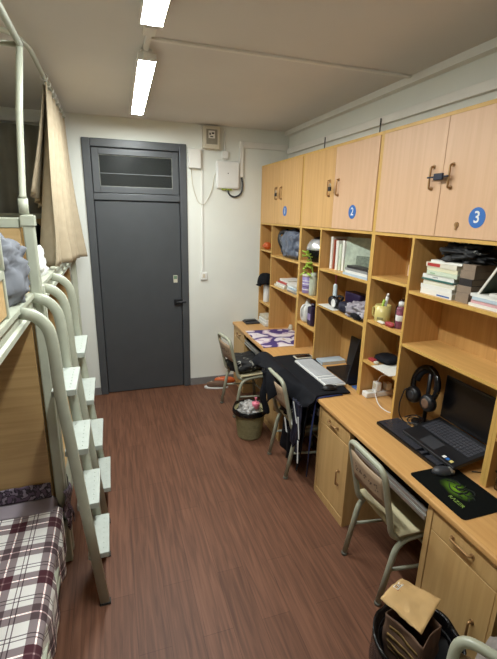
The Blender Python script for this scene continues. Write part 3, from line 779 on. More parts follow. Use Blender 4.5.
# shoes by the far wall
def shoe(x, y, rz, up_m, label):
    t = thing('shoe', label, 'shoe', (0, 0, 0), 'shoes on the floor by the far wall')
    def out(k): return [(.04 * k * math.cos(a) * (1 + .12 * math.sin(a)), .135 * k * math.sin(a)) for a in [2 * math.pi * i / 20 for i in range(20)]]
    obj('sole', MB().prism(out(1.05), 0, .022), 'white', t, bevel=.005)
    obj('upper', MB().blob((0, -.012, .04), (.041, .125, .05), .8, .06, 4, 1, 24, 14, floor=.0225), up_m, t)
    obj('laces', MB().tube([(-.02, .05, .083), (.02, .06, .083), (-.02, .07, .078), (.02, .08, .073)], .0035, 6), 'ivory', t)
    t.location = (x, y, 0); t.rotation_euler = (0, 0, math.radians(rz)); return t
shoe(1.07, 4.365, 76, 'kraftd', 'brown shoe with white sole by the wall under the chair')
shoe(1.185, 4.462, 76, 'orange', 'orange shoe with white sole by the wall, behind the brown one')

# paper bag bin
t = thing('waste_bin', 'black bin lined with a black bag before the nearest pedestal', 'bin', (1.085, 1.02, 0))
cx_, cy_ = 1.085, .985
obj('bin_body', MB().lathe([(.125, 0), (.155, .30), (.150, .30), (.12, .01), (0, .01)], (cx_, cy_, 0), 28), 'black', t)
def ln2(u, v):
    a = 2 * math.pi * u; k = noise.noise(Vector((math.cos(a) * 2.4, math.sin(a) * 2.4, v * 2.0 + 7)))
    if v < .5: r = .14 + .03 * v / .5; z = .27 + .065 * v / .5
    else: r = .17 + .004; z = .335 - .19 * (v - .5) / .5
    return (cx_ + (r + .014 * k) * math.cos(a), cy_ + (r + .014 * k) * math.sin(a), z + .03 * k)
obj('bin_liner', MB().grid(ln2, 56, 14, .002), 'binbag', t)
t = thing('paper_bag', 'brown paper bag with a folded kraft flap standing in the black bin', 'paper bag', (1.08, 1.0, .02))
q = [Vector((.985, 1.075)), Vector((1.135, 1.125)), Vector((1.175, .955)), Vector((1.03, .90))]
cc = sum(q, Vector((0, 0))) / 4
def ring(s, z): return [(cc.x + (p.x - cc.x) * s, cc.y + (p.y - cc.y) * s, z) for p in q]
def bagside(u, v, off=0):
    """rumpled bag wall; u once round the four corners, v upward"""
    k = int(u * 4) % 4; f = u * 4 - int(u * 4)
    sc_ = .84 + .14 * v; z = .022 + .385 * v
    R_ = ring(sc_, z); a, b = Vector(R_[k]), Vector(R_[(k + 1) % 4]); p = a * (1 - f) + b * f
    n = noise.noise(p * 9) * .012 + noise.noise(p * 24) * .006
    d_ = Vector((p.x - cc.x, p.y - cc.y, 0)).normalized()
    return p + d_ * (n + off - .008 * math.sin(f * math.pi) * (1 - .5 * v)) + Vector((0, 0, .02 * noise.noise(p * 6) * v))
obj('bag_body', MB().grid(lambda u, v: bagside(u, v), 64, 24, .003), 'kraftd', t)
stp = MB()
for k in range(4): stp.grid(lambda u, v, k=k: bagside(.775 + .19 * u, .52 + .10 * k + .04 * v + .03 * u, .004), 12, 2, .0006)
obj('printed_band', stp, plain('gold_print', '84693c', .6, var=.4, scale=40), t)
fq = [Vector((.972, 1.10, .452)), Vector((1.135, 1.165, .436)), Vector((1.228, 1.03, .430)), Vector((1.045, .935, .422))]
def flap(u, v):
    p = (fq[0] * (1 - u) + fq[1] * u) * (1 - v) + (fq[3] * (1 - u) + fq[2] * u) * v
    p = Vector(p); p.z += .016 * math.sin(u * math.pi) * (1 - v * .5) + .012 * abs(u - .55) * v + .007 * noise.noise(Vector((u * 4, v * 4, 2))) + .004 * noise.noise(Vector((u * 9, v * 9, 5)))
    return p
obj('bag_flap', MB().grid(flap, 16, 16, .0025), 'kraft', t)
def lab(u, v):
    p = Vector(flap(.46 + .30 * u, .04 + .13 * v)); p.z += .0015; return p
lb = obj('address_label', MB().grid(lab, 6, 4, .001), 'paper', t)
def lab2(u, v):
    p = Vector(flap(.32 + .22 * u, .16 + .10 * v)); p.z += .0012; return p
obj('bag_sticker', MB().grid(lab2, 5, 4, .001), plain('amber_tape', '9a5f1e', .5), t)
for k in range(3):
    def ln_(u, v, k=k):
        p = Vector(flap(.50 + .16 * u, .065 + .035 * k + .010 * v)); p.z += .0026; return p
    obj('printed_line', MB().grid(ln_, 4, 1, .0006), 'darkgrey', lb)

# ------------------------------------------------------------------ coat over the second desk and its chair
def lerp(a, b, k): return a + (b - a) * max(0, min(1, k))
def coat(u, v):
    # u: along desk from far (0) to near (1); v: from desk (0) out over the edge to the chair back and down
    y = 3.20 - .85 * u + .015 * math.sin(v * 7) - .09 * max(0, v - .35) * (1 - u)
    reach = lerp(.165, .03, (u - .52) / .22)
    top = lerp(.815, .735, (u - .52) / .22)                 # height where it meets the chair back
    hang = lerp(.05, .20, (u - .42) / .08) if u < .5 else lerp(.26, .10, (u - .5) / .3)
    n_ = noise.noise(Vector((u * 5, v * 4, 1)))
    if v < .42:
        k = v / .42; x = 1.655 - .09 * u - (1.655 - .09 * u - 1.30) * k; z = .7605 + .004 * abs(n_) * k
    elif v < .70:
        k = (v - .42) / .28
        x = 1.30 - reach * k; z = .7625 + (top - .7625) * k + .035 * math.sin(k * math.pi) * lerp(1, .2, (u - .5) / .2) + n_ * .012 * k
    else:
        k = (v - .70) / .30
        x = 1.30 - reach - .035 * math.sin(k * 1.5) - .012 * math.sin(u * 30) * k; z = top - hang * k * (.75 + .25 * math.sin(u * 17)) + n_ * .012
    return (x, y, z)
tag(obj('black_coat', MB().grid(coat, 60, 60, .007), 'blackcloth', loc=(1.3, 2.7, .76)), 'black coat spread over the second desk edge and draped on its chair', 'coat')
def garment(y0, y1, x0, z1, z0, seed, nm, m, label, cat='clothes', fold=.016):
    def fn(u, v):
        y = y0 + (y1 - y0) * u * (1 - .25 * v) + .012 * math.sin(v * 6 + seed)
        x = x0 + fold * math.sin(u * 22 + seed + v) + .014 * noise.noise(Vector((u * 4, v * 4, seed)))
        z = z1 - (z1 - z0) * v + .03 * math.sin(u * 9 + seed) * v
        return (x, y, z)
    return tag(obj(nm, MB().grid(fn, 28, 24, .006), m, loc=(x0, (y0 + y1) / 2, (z0 + z1) / 2)), label, cat)
garment(2.86, 2.372, 1.268, .70, .09, 1, 'hanging_jacket', 'blackcloth', 'long black jacket hanging down between the second chair and pedestal')
garment(2.56, 2.40, 1.225, .67, .30, 2, 'hanging_scarf', 'navy', 'dark navy scarf hanging beside the long black jacket', 'scarf', .010)
ws = MB()
for (ya_, yb_, za_, zb_, w_) in ((2.52, 2.45, .66, .52, .006), (2.60, 2.53, .60, .47, .006), (2.43, 2.40, .58, .42, .006), (2.66, 2.62, .46, .36, .009), (2.41, 2.40, .40, .22, .006)):
    ws.hexa([(1.198, ya_ - w_, za_), (1.198, ya_ + w_, za_), (1.203, ya_ + w_, za_), (1.203, ya_ - w_, za_)][::-1], [(1.20, yb_ - w_, zb_), (1.20, yb_ + w_, zb_), (1.205, yb_ + w_, zb_), (1.205, yb_ - w_, zb_)])
tag(obj('white_ribbon', ws, 'whitecloth', loc=(1.2, 2.5, .5)), 'white ribbons over the dark clothes beside the second chair', 'ribbon')
tag(obj('clothes_pile', MB().blob((1.345, 2.72, .512), (.125, .15, .072), .75, .3, 7, 5, 36, 24, floor=.4385), 'blackprint', loc=(1.335, 2.72, .4385)), 'heap of black clothes on the seat of the second chair', 'clothes')
tag(obj('blue_strap', MB().sweep([(1.50, 2.352, .7565), (1.36, 2.350, .7565), (1.296, 2.352, .752), (1.29, 2.354, .70), (1.272, 2.358, .45), (1.262, 2.360, .12)], [(a * .008, b * .0022) for a, b in ((1, 1), (-1, 1), (-1, -1), (1, -1))], 1, upv=(0, 1, 0)), 'bluestrap', loc=(1.3, 2.35, .5)), 'dark blue strap hanging over the desk edge by the third pedestal', 'strap')
def slv(u, v): return None
sl = MB().tube(fillet([(1.075, 3.02, .83), (1.09, 2.98, .80), (1.10, 2.93, .62), (1.12, 2.90, .50)], .08), [.03] * 14, 10)
tag(obj('coat_sleeve_scarf', MB().grid(lambda u, v: (1.098 + .02 * math.sin(u * 9) + .015 * math.sin(v * 8), 2.885 - .055 * u - .03 * v, .80 - .36 * v + .01 * math.sin(u * 7)), 14, 20, .012), 'blackcloth', loc=(1.1, 2.86, .6)), 'black bag straps hanging on the back of the second chair', 'strap')

# ------------------------------------------------------------------ desk two items
ZD = .7502
def kb(name, label, w, d, base_m, key_m, rows, cols, group=None, h=.016):
    t = thing(name, label, 'keyboard', (0, 0, 0), group)
    obj('keyboard_case', MB().box(-w / 2, w / 2, -d / 2, d / 2, 0, h), base_m, t, bevel=.004)
    gx, gy = (w - .016) / cols, (d - .018) / rows
    for a, b in ((0, 15), (16, cols - 5), (cols - 4, cols)) if cols > 18 else ((0, cols),):
        k = MB()
        for r in range(rows):
            c0 = a
            while c0 < b:
                n_ = 6 if (r == 0 and c0 == 4) else 1
                n_ = min(n_, b - c0)
                x0 = -w / 2 + .008 + c0 * gx
                k.box(x0 + .0009, x0 + gx * n_ - .0009, -d / 2 + .009 + r * gy + .0009, -d / 2 + .009 + (r + 1) * gy - .0009, h, h + .005)
                c0 += n_
        obj('key_block', k, key_m, t)
    return t
t = kb('white_keyboard', 'slim white keyboard lying on the black coat', .56, .165, 'white', plain('pale_keys', 'b9bbbe', .5), 6, 22)
t.location = (1.515, 2.75, .7675); t.rotation_euler = (0, 0, -math.pi / 2 + .0)
def mouse(name, label, x, y, z, rz, m, s=1):
    t = thing(name, label, 'mouse', (0, 0, 0))
    obj('mouse_body', MB().blob((0, 0, .0), (.031 * s, .055 * s, .036 * s), .85, 0, 1, 1, 24, 16, floor=.0), m, t)
    obj('scroll_wheel', MB().lathe([(.008, -.004), (.008, .004)], (0, .032 * s, .028 * s), 12, axis='X'), 'chrome', t)
    obj('mouse_button', MB().blob((-.001, .034 * s, .012), (.025 * s, .024 * s, .0205 * s), .8, 0, 1, 1, 18, 12, floor=.004), 'chrome' if m == 'darkgrey' else 'darkgrey', t)
    t.location = (x, y, z); t.rotation_euler = (0, 0, rz); return t
mouse('computer_mouse', 'black mouse on the black coat beside the white keyboard', 1.44, 2.435, .7675, -1.7, 'black')
t = thing('phone', 'phone with a pale rim lying face up on the black coat', 'phone', (1.56, 3.135, .7735))
obj('phone_case', MB().box(1.475, 1.645, 3.085, 3.165, .7675, .7755), 'ivory', t, bevel=.004)
obj('phone_screen', MB().box(1.487, 1.633, 3.094, 3.156, .7755, .777), 'screen', t)
# laptop of desk two, opened screen seen edge-on
t = thing('laptop', 'black laptop on the second desk with its screen upright', 'laptop', (1.74, 2.66, ZD))
obj('laptop_base', MB().box(1.64, 1.86, 2.49, 2.85, ZD + .001, ZD + .022), 'black', t, bevel=.004)
obj('laptop_screen', MB().hexa([(1.835, 2.46, ZD + .025), (1.835, 2.86, ZD + .025), (1.85, 2.86, ZD + .025), (1.85, 2.46, ZD + .025)], [(1.86, 2.46, 1.02), (1.86, 2.86, 1.02), (1.872, 2.86, 1.02), (1.872, 2.46, 1.02)]), 'black', t)
t.location.x -= .0
tag(obj('tablet_case', MB().hexa([(1.60, 2.47, ZD + .0245), (1.60, 2.485, ZD + .0245), (1.82, 2.485, ZD + .0245), (1.82, 2.47, ZD + .0245)], [(1.655, 2.43, 1.13), (1.655, 2.44, 1.13), (1.80, 2.44, 1.13), (1.80, 2.43, 1.13)]), 'black', loc=(1.7, 2.45, .8)), 'black upright screen standing at the near end of the second desk', 'monitor')
# power things, books
def book(label, x0, x1, y0, y1, z0, z1, cover, group, name='book', pages='page', spine='x', rz=0):
    cx0, cy0 = (x0 + x1) / 2, (y0 + y1) / 2
    t = thing(name, label, 'book', (cx0, cy0, z0), group)
    th = z1 - z0; c = min(.0022, th * .2)
    m = MB()
    m.box(x0, x1, y0, y1, z0, z0 + c).box(x0, x1, y0, y1, z1 - c, z1)
    m.box(x0, x0 + .002, y0, y1, z0 + c, z1 - c)
    obj('cover', m, cover, t)
    obj('pages', MB().box(x0 + .002, x1 - .003, y0 + .003, y1 - .003, z0 + c, z1 - c), pages, t)
    if rz: t.rotation_euler = (0, 0, rz)
    return t
def upbook(label, x0, x1, y0, y1, z0, z1, cover, group, name='book', lean=0):
    t = thing(name, label, 'book', ((x0 + x1) / 2, (y0 + y1) / 2, z0), group)
    c = .0018
    m = MB().box(x0, x1, y0, y0 + c, z0, z1).box(x0, x1, y1 - c, y1, z0, z1).box(x0, x0 + c, y0 + c, y1 - c, z0, z1)
    obj('cover', m, cover, t)
    obj('pages', MB().box(x0 + c, x1 - .003, y0 + c, y1 - c, z0 + .003, z1 - .003), 'page', t)
    if lean: t.rotation_euler = (lean, 0, 0)
    return t
CV = {k: plain('cover_' + k, v, .45, var=.06) for k, v in dict(white='e4e2da', cream='ddd8c6', palegreen='cdd8c2', green='7ba07a', red='b23a34', blue='4a6aa8', paleblue='b9c8d2', pink='d6a6a8', grey='8e8e8c', dark='2e2a2a', teal='3f6f68', yellow='dcd6b8', rust='b0563c').items()}
book('white and blue book lying at the back of the second desk', 1.65, 1.878, 2.935, 3.05, ZD + .001, ZD + .026, CV['paleblue'], 'books on the second desk')
book('blue covered booklet under the upright screen on the second desk', 1.645, 1.80, 2.372, 2.462, ZD + .001, ZD + .012, CV['blue'], 'books on the second desk', rz=0)
# ------------------------------------------------------------------ desk one items
t = tag(obj('flowered_cloth', MB().grid(lambda u, v: (1.325 + .53 * u + .004 * math.sin(v * 9), 3.50 + .60 * v - .02 * u, ZD + .0035 + .002 * abs(noise.noise(Vector((u * 6, v * 6, 1))))), 24, 24, .002), 'flowers', loc=(1.6, 3.8, ZD)), 'purple and white flowered cloth covering the desk nearest the door', 'cloth')
t = thing('phone', 'black phone lying on a dark box near the door corner desk', 'phone', (1.52, 4.43, ZD))
obj('phone_case', MB().box(1.435, 1.575, 4.42, 4.495, ZD + .0195, ZD + .03), 'black', t, bevel=.003)
obj('phone_screen', MB().box(1.443, 1.567, 4.428, 4.487, ZD + .03, ZD + .031), 'screen', t)
tag(obj('flat_box', MB().box(1.425, 1.59, 4.36, 4.515, ZD, ZD + .018), 'darkgrey', bevel=.003, loc=(1.53, 4.41, ZD)), 'flat dark box under the phone on the desk nearest the door', 'box')
for k in range(3):
    tag(obj('paper_packet', MB().box(1.60 + .012 * k, 1.80, 4.22 + .012 * k, 4.45 + .012 * k, ZD + .001 + .0335 * k, ZD + .034 + .0335 * k), ['paper', 'white', 'ivory'][k], bevel=.004, loc=(1.74, 4.32, ZD + .0385 * k)),
        ['white paper packet at the bottom of the stack in the corner compartment', 'white paper packet in the middle of the stack in the corner compartment', 'ivory packet on top of the stack in the corner compartment'][k], 'packet', 'packets in the corner compartment')
tag(obj('small_jar', MB().lathe([(.022, 0), (.026, .03), (.018, .045), (.018, .06), (0, .06)], (1.83, 4.02, ZD + .0015), 16), 'ivory', loc=(1.83, 4.02, ZD)), 'small ivory jar at the back of the flowered desk', 'jar')
tag(obj('red_tin', MB().lathe([(.016, 0), (.016, .085), (.010, .095), (0, .095)], (1.84, 3.53, ZD + .0075), 14), 'red', loc=(1.84, 3.53, ZD)), 'narrow red tin against the bookcase divider on the flowered desk', 'tin')
tag(obj('blue_packet', MB().blob((1.765, 3.58, ZD + .028), (.07, .045, .018), .6, .15, 5, 3, 20, 12, floor=ZD + .0105), spots_mat('blue_gold_print', '3e4c8a', [(.45, 'c8b06a'), (.6, '4b5aa0')], 18), loc=(1.765, 3.58, ZD)), 'blue and gold packet on the near end of the flowered cloth', 'packet')

# ------------------------------------------------------------------ bookcase one items
z = 1.601
tag(obj('orange_bowl', MB().lathe([(.02, 0), (.055, .03), (.062, .045), (.056, .045), (.02, .012), (0, .012)], (1.672, 4.415, z), 20), 'orange', loc=(1.672, 4.415, z)), 'small orange bowl in the top corner compartment', 'bowl')
tag(obj('bowl_fruit', MB().blob((1.672, 4.415, z + .052), (.043, .040, .030), 1, .1, 4, 2, 18, 12), 'orange', loc=(1.672, 4.415, z + .05)), 'orange lump resting in the small orange bowl', 'fruit')
z = 1.566
t = thing('plastic_bag', 'slate blue plastic bag stuffed into the top wide compartment', 'bag', (1.76, 3.80, z))
obj('bag_body', MB().blob((1.75, 3.775, z + .13), (.118, .212, .14), .6, .22, 7, 11, 64, 44, floor=z), 'bagblue', t)
obj('bag_strap', MB().sweep(fillet([(1.665, 3.90, z + .04), (1.632, 3.985, z + .17), (1.65, 4.0, z + .24), (1.69, 3.90, z + .26)], .08), [(a * .02, b * .004) for a, b in ((1, 1), (-1, 1), (-1, -1), (1, -1))]), 'black', t)
tag(obj('black_cloth_lump', MB().blob((1.77, 4.075, z + .12), (.06, .05, .12), .7, .25, 6, 5, 26, 16, floor=z), 'blackcloth', loc=(1.77, 4.07, z)), 'black cloth lump beside the slate blue bag', 'cloth')
z = 1.246
covs = ['white', 'cream', 'paleblue', 'white', 'pink', 'cream', 'white']
for k in range(4):
    book(['cream book at the bottom of the far pile on the middle shelf', 'white book second in the far pile on the middle shelf', 'dark red book third in the far pile on the middle shelf', 'white book on top of the far pile on the middle shelf'][k],
         1.645 + .008 * k, 1.85, 3.83 - .012 * k, 4.09 - .03 * k, z + .0005 + .0225 * k, z + .0225 * (k + 1), [CV['cream'], CV['white'], CV['red'], CV['white']][k], 'books on the middle shelf of the first bookcase')
for k in range(5):
    book(['grey magazine at the bottom of the near pile on the middle shelf', 'white magazine second in the near pile on the middle shelf', 'pale blue magazine in the middle of the near pile', 'white magazine fourth in the near pile on the middle shelf', 'white magazine on top of the near pile on the middle shelf'][k],
         1.65 - .008 * (k % 3), 1.85, 3.50 + .015 * (k % 2), 3.76 - .02 * (k % 3), z + .0005 + .018 * k, z + .018 * (k + 1), [CV['grey'], CV['white'], CV['paleblue'], CV['white'], CV['white']][k], 'magazines on the middle shelf of the first bookcase', name='magazine', rz=[0, .05, -.04, .03, -.05][k])
z = 1.3005
z = 1.0005
t = thing('water_bottle', 'tall white bottle in the corner compartment under a black cap', 'bottle', (1.675, 4.40, z))
obj('bottle_body', MB().lathe([(.034, 0), (.036, .01), (.036, .19), (.022, .215), (0, .215)], (1.675, 4.40, z), 20), 'white', t)
obj('bottle_lid', MB().lathe([(.02, 0), (.02, .03), (0, .03)], (1.675, 4.40, z + .2155), 16), 'darkgrey', t)
obj('bottle_cap', MB().lathe([(.016, 0), (.016, .085), (0, .085)], (1.675, 4.40, z + .2456), 16), 'white', t)
zc = z + .3315
t = thing('baseball_hat', 'black cap perched on the tall white bottle in the corner compartment', 'hat', (1.675, 4.40, zc))
def crown(u, v):
    a = 2 * math.pi * u; b = math.pi / 2 * v
    r = .092 * math.cos(b) ** .6
    return (1.655 + r * math.cos(a), 4.40 + r * math.sin(a) * .95, zc + .0035 - .12 * (1 - math.sin(b)) + .01 * noise.noise(Vector((math.cos(a) * 2, math.sin(a) * 2, v))) * (1 - v))
obj('crown', MB().grid(crown, 28, 10, .003), 'blackcloth', t)
obj('brim', MB().grid(lambda u, v: (1.595 - .05 * v * math.sin(math.pi * (.1 + .8 * u)), 4.345 + .12 * u, zc - .112 - .03 * v + .012 * math.sin(math.pi * u)), 12, 6, .004), 'blackcloth', t)
# ------------------------------------------------------------------ bookcase two items
z = 1.5905
t = thing('helmet', 'black helmet with silver visor in a narrow top compartment', 'helmet', (1.76, 3.25, z))
obj('helmet_shell', MB().blob((1.742, 3.285, z + .09), (.115, .13, .125), .95, 0, 1, 1, 32, 22, floor=z), 'blackgloss', t)
obj('helmet_visor', MB().grid(lambda u, v: (1.742 + .119 * math.cos(math.radians(140 + 110 * u)) * math.cos(math.radians(6 + 48 * v)), 3.285 + .134 * math.sin(math.radians(140 + 110 * u)) * math.cos(math.radians(6 + 48 * v)), z + .09 + .129 * math.sin(math.radians(6 + 48 * v))), 14, 8, .002), 'visor', t)
z = 1.3005
t = thing('purple_tin', 'tall lilac tin with printed bands in the second compartment', 'tin', (1.70, 3.36, z))
obj('tin_body', MB().lathe([(.052, 0), (.054, .004), (.054, .15), (0, .15)], (1.685, 3.365, z), 28), 'purple', t)
obj('tin_lid', MB().lathe([(.056, 0), (.056, .015), (0, .015)], (1.685, 3.365, z + .1502), 28), 'ivory', t)
for k in range(4): obj('printed_band', MB().lathe([(.0542, 0), (.0548, .001), (.0548, .006), (.0542, .007)], (1.685, 3.365, z + .03 + .026 * k), 28), 'white' if k != 1 else 'dpurple', t)
t = thing('potted_plant', 'green trailing plant in a clear water vase beside the lilac tin', 'plant', (1.70, 3.22, z))
obj('vase', MB().lathe([(.028, 0), (.034, .01), (.034, .15), (.026, .17), (.026, .20), (.022, .20), (.030, .15), (.030, .012), (0, .012)], (1.662, 3.225, z), 20), plain('milky_vase', 'c3c9b4', .3, var=.12, scale=20), t)
obj('stem', MB().tube([(1.662, 3.225, z + .013), (1.655, 3.225, z + .2), (1.61, 3.232, z + .29)], .004, 6).tube([(1.668, 3.22, z + .013), (1.655, 3.22, z + .2), (1.612, 3.21, z + .34)], .0035, 6), 'green', t)
rnd = random.Random(5)
for k in range(26):
    a = rnd.random() * 6.28; rr = .015 + .03 * rnd.random(); zz = z + .19 + .19 * rnd.random()
    cx0, cy0 = 1.592 + .6 * rr * math.cos(a), 3.232 + .8 * rr * math.sin(a)
    ll = .035 + .015 * rnd.random(); ww = .013; dz = -.03 + .05 * rnd.random()
    obj('leaf', MB().grid(lambda u, v: (cx0 + math.cos(a) * ll * (u - .3) - math.sin(a) * ww * (2 * v - 1) * math.sin(math.pi * (.05 + .9 * u)), cy0 + math.sin(a) * ll * (u - .3) + math.cos(a) * ww * (2 * v - 1) * math.sin(math.pi * (.05 + .9 * u)), zz + dz * u + .01 * abs(2 * v - 1)), 6, 4, .0008), 'green', t)
z = 1.0205
t = thing('detergent_jug', 'white detergent jug in the third narrow compartment', 'bottle', (1.70, 3.36, z))
obj('jug_body', MB().blob((1.70, 3.368, z + .085), (.065, .05, .088), .6, .0, 1, 1, 26, 18, floor=z), 'white', t)
obj('jug_neck', MB().lathe([(.03, .0), (.018, .03), (.018, .05), (0, .05)], (1.70, 3.375, z + .165), 18), 'white', t)
obj('jug_handle', MB().tube(fillet([(1.66, 3.352, z + .165), (1.62, 3.345, z + .15), (1.62, 3.345, z + .08), (1.64, 3.35, z + .06)], .03), .008, 8), 'white', t)
t = thing('dark_bottle', 'dark purple bottle with pale label beside the white jug', 'bottle', (1.69, 3.255, z))
obj('bottle_body', MB().box(1.655, 1.735, 3.205, 3.295, z, z + .17), 'dpurple', t, bevel=.012)
obj('bottle_cap', MB().lathe([(.022, 0), (.022, .03), (0, .03)], (1.695, 3.25, z + .1705), 18), 'dpurple', t)
obj('bottle_label', MB().box(1.6535, 1.655, 3.222, 3.278, z + .05, z + .11), 'purple', t)
z = 1.5655
for k, (y0, y1, hh, cv, lb) in enumerate(((3.0, 3.03, .255, 'white', 'white upright book at the far end of the top shelf row'), (2.985, 2.997, .235, 'rust', 'thin upright book with rust red spine in the top shelf row'), (2.945, 2.972, .215, 'cream', 'cream upright book third in the top shelf row'),
                                      (2.91, 2.942, .23, 'white', 'white upright book fourth in the top shelf row'), (2.882, 2.907, .205, 'palegreen', 'pale green upright book fifth in the top shelf row'), (2.85, 2.879, .235, 'white', 'white upright book last in the top shelf row beside the folder'))):
    upbook(lb, 1.70 + .01 * (k % 3), 1.87, y0, y1, z, z + hh, CV[cv], 'upright books in the second bookcase')
t = thing('file_folder', 'pale grey-green folder leaning at an angle beside the upright books', 'folder', (1.75, 2.72, z))
obj('folder_cover', MB().hexa([(1.715, 2.83, z), (1.722, 2.835, z), (1.84, 2.615, z), (1.833, 2.61, z)], [(1.735, 2.84, z + .262), (1.742, 2.845, z + .262), (1.86, 2.625, z + .262), (1.853, 2.62, z + .262)]), plain('folder_print', 'a9b5a4', .5, var=.22, scale=26), t)
obj('folder_picture', MB().hexa([(1.7625, 2.7435, z + .055), (1.765, 2.746, z + .055), (1.817, 2.649, z + .055), (1.8145, 2.6465, z + .055)], [(1.768, 2.7462, z + .13), (1.7705, 2.7487, z + .13), (1.8225, 2.6517, z + .13), (1.820, 2.6492, z + .13)]), plain('folder_ink', '6f7a6c', .5, var=.3, scale=50), t)
for k, (cv, lb) in enumerate((('paleblue', 'pale blue booklet lying at the bottom of the pile before the folder'), ('white', 'white booklet lying second in the pile before the folder'), ('grey', 'grey booklet lying third in the pile before the folder'), ('dark', 'dark notebook lying on top of the pile before the folder'))):
    book(lb, 1.632 + .006 * k, 1.735 - .004 * k, 2.385 + .01 * k, 2.70 - .02 * (k % 2), z + .0175 * k, z + .017 + .0175 * k, CV[cv], 'booklets lying on the top shelf')
z = 1.2655
t = thing('electric_toothbrush', 'white electric toothbrush standing on the middle shelf', 'toothbrush', (1.73, 2.94, z))
obj('brush_handle', MB().lathe([(.018, 0), (.019, .02), (.017, .165), (.009, .18), (0, .18)], (1.735, 2.965, z), 16), plain('pale_blue_plastic', 'cfdde0', .4), t)
obj('brush_head', MB().tube([(1.735, 2.965, z + .18), (1.735, 2.965, z + .262)], .0055, 8).box(1.727, 1.743, 2.959, 2.971, z + .24, z + .265), 'pink', t)
t = thing('headphones', 'black headphones with a silver ring lying on the middle shelf', 'headphones', (1.69, 2.88, z))
for dy, dx in ((0, 0), (.095, .02)):
    e = obj('ear_cup', MB().lathe([(.034, 0), (.042, .012), (.042, .035), (.03, .045), (0, .045)], (1.655 + dx, 2.835 + dy, z + .0465), 24, axis='X'), 'black', t)
    if not dy: obj('silver_ring', MB().lathe([(.026, 0), (.033, -.003), (.033, -.006), (.024, -.006), (.018, -.002)], (1.655 + dx, 2.835 + dy, z + .0465), 24, axis='X'), 'white', e)
obj('headband', MB().tube(fillet([(1.685, 2.825, z + .05), (1.74, 2.83, z + .085), (1.755, 2.93, z + .085), (1.705, 2.945, z + .05)], .04), .011, 8), 'black', t)
tag(obj('paper_sheet', MB().box(1.618, 1.76, 2.78, 3.025, z, z + .0025), 'paper', loc=(1.69, 2.9, z)), 'pinkish white paper lying under the headphones on the middle shelf', 'paper')
tag(obj('purple_box', MB().box(1.775, 1.865, 2.66, 2.875, z, z + .135), 'dpurple', bevel=.008, loc=(1.82, 2.7, z)), 'dark purple box behind the headphones on the middle shelf', 'box')
tag(obj('shelf_paper', MB().box(1.632, 1.74, 2.80, 3.045, z - .0002, z + .0025) , 'paper', loc=(1.69, 2.9, z)), 'pinkish white paper under the headphones', 'paper') if False else None
tag(obj('navy_pouch', MB().blob((1.69, 2.695, z + .042), (.055, .075, .042), .7, .15, 5, 3, 24, 14, floor=z), 'navy', loc=(1.685, 2.72, z)), 'small navy pouch next to the headphones', 'pouch')
tag(obj('grey_clothes', MB().blob((1.70, 2.52, z + .05), (.075, .13, .062), .75, .38, 8, 4, 48, 28, floor=z), 'greyclothes', loc=(1.70, 2.52, z)), 'grey patterned clothes bundled at the near end of the middle shelf', 'clothes')
tag(obj('black_sock', MB().blob((1.632, 2.47, z + .03), (.022, .06, .02), .8, .2, 5, 2, 18, 12, floor=z), 'blackcloth', loc=(1.632, 2.47, z)), 'small black sock before the grey patterned clothes', 'sock')
# ------------------------------------------------------------------ bookcase three items
z = 1.3105
t = thing('mug', 'pale yellow mug with a dark print holding brushes', 'mug', (1.70, 2.245, z))
mc = (1.69, 2.255, z)
obj('mug_body', MB().lathe([(.047, 0), (.051, .006), (.051, .112), (.047, .112), (.046, .012), (0, .012)], mc, 28), 'yellow', t)
obj('mug_handle', MB().tube(fillet([(mc[0] - .018, mc[1] + .046, z + .088), (mc[0] - .028, mc[1] + .068, z + .086), (mc[0] - .028, mc[1] + .068, z + .028), (mc[0] - .018, mc[1] + .046, z + .024)], .02), .0065, 8), 'yellow', t)
obj('mug_print', MB().grid(lambda u, v: (mc[0] + 0.0516 * math.cos(math.radians(195 + 45 * u)), mc[1] + 0.0516 * math.sin(math.radians(195 + 45 * u)), z + .02 + .016 * v), 10, 2, .0004), plain('olive_print', '8d8250', .5), t)
tag(obj('brush', MB().tube([(mc[0] + .01, mc[1] + .004, z + .0135), (mc[0] - .005, mc[1] - .04, z + .175)], .0095, 8).tube([(mc[0] - .005, mc[1] - .04, z + .175), (mc[0] - .006, mc[1] - .046, z + .195)], .007, 8), 'white', loc=mc), 'white toothbrush standing in the yellow mug', 'toothbrush')
tag(obj('brush', MB().tube([(mc[0] - .012, mc[1] + .012, z + .0135), (mc[0] - .026, mc[1] - .04, z + .155)], .0085, 8), 'green', loc=mc), 'green tube standing in the yellow mug', 'toothbrush')
t = thing('dark_bottle', 'dark brown bottle behind the yellow mug', 'bottle', (1.77, 2.17, z))
obj('bottle_body', MB().lathe([(.038, 0), (.04, .01), (.04, .11), (.018, .14), (.018, .165), (0, .165)], (1.77, 2.165, z), 20), plain('brown_glass', '2c1c1c', .2), t)
obj('bottle_label', MB().lathe([(.0402, 0), (.0405, .001), (.0405, .05), (.0402, .051)], (1.77, 2.165, z + .04), 20), 'darkgrey', t)
t = thing('spray_can', 'red and purple can at the near side of the mug compartment', 'can', (1.70, 2.07, z))
obj('can_body', MB().lathe([(.027, 0), (.028, .005), (.028, .125), (.02, .14), (0, .14)], (1.69, 2.075, z), 20), plain('plum_print', '7d4456', .4, var=.5, scale=40), t)
obj('can_cap', MB().lathe([(.019, 0), (.019, .028), (0, .028)], (1.69, 2.075, z + .1402), 18), 'white', t)
obj('can_label', MB().lathe([(.0282, 0), (.0285, .001), (.0285, .035), (.0282, .036)], (1.69, 2.075, z + .05), 20), 'white', t)
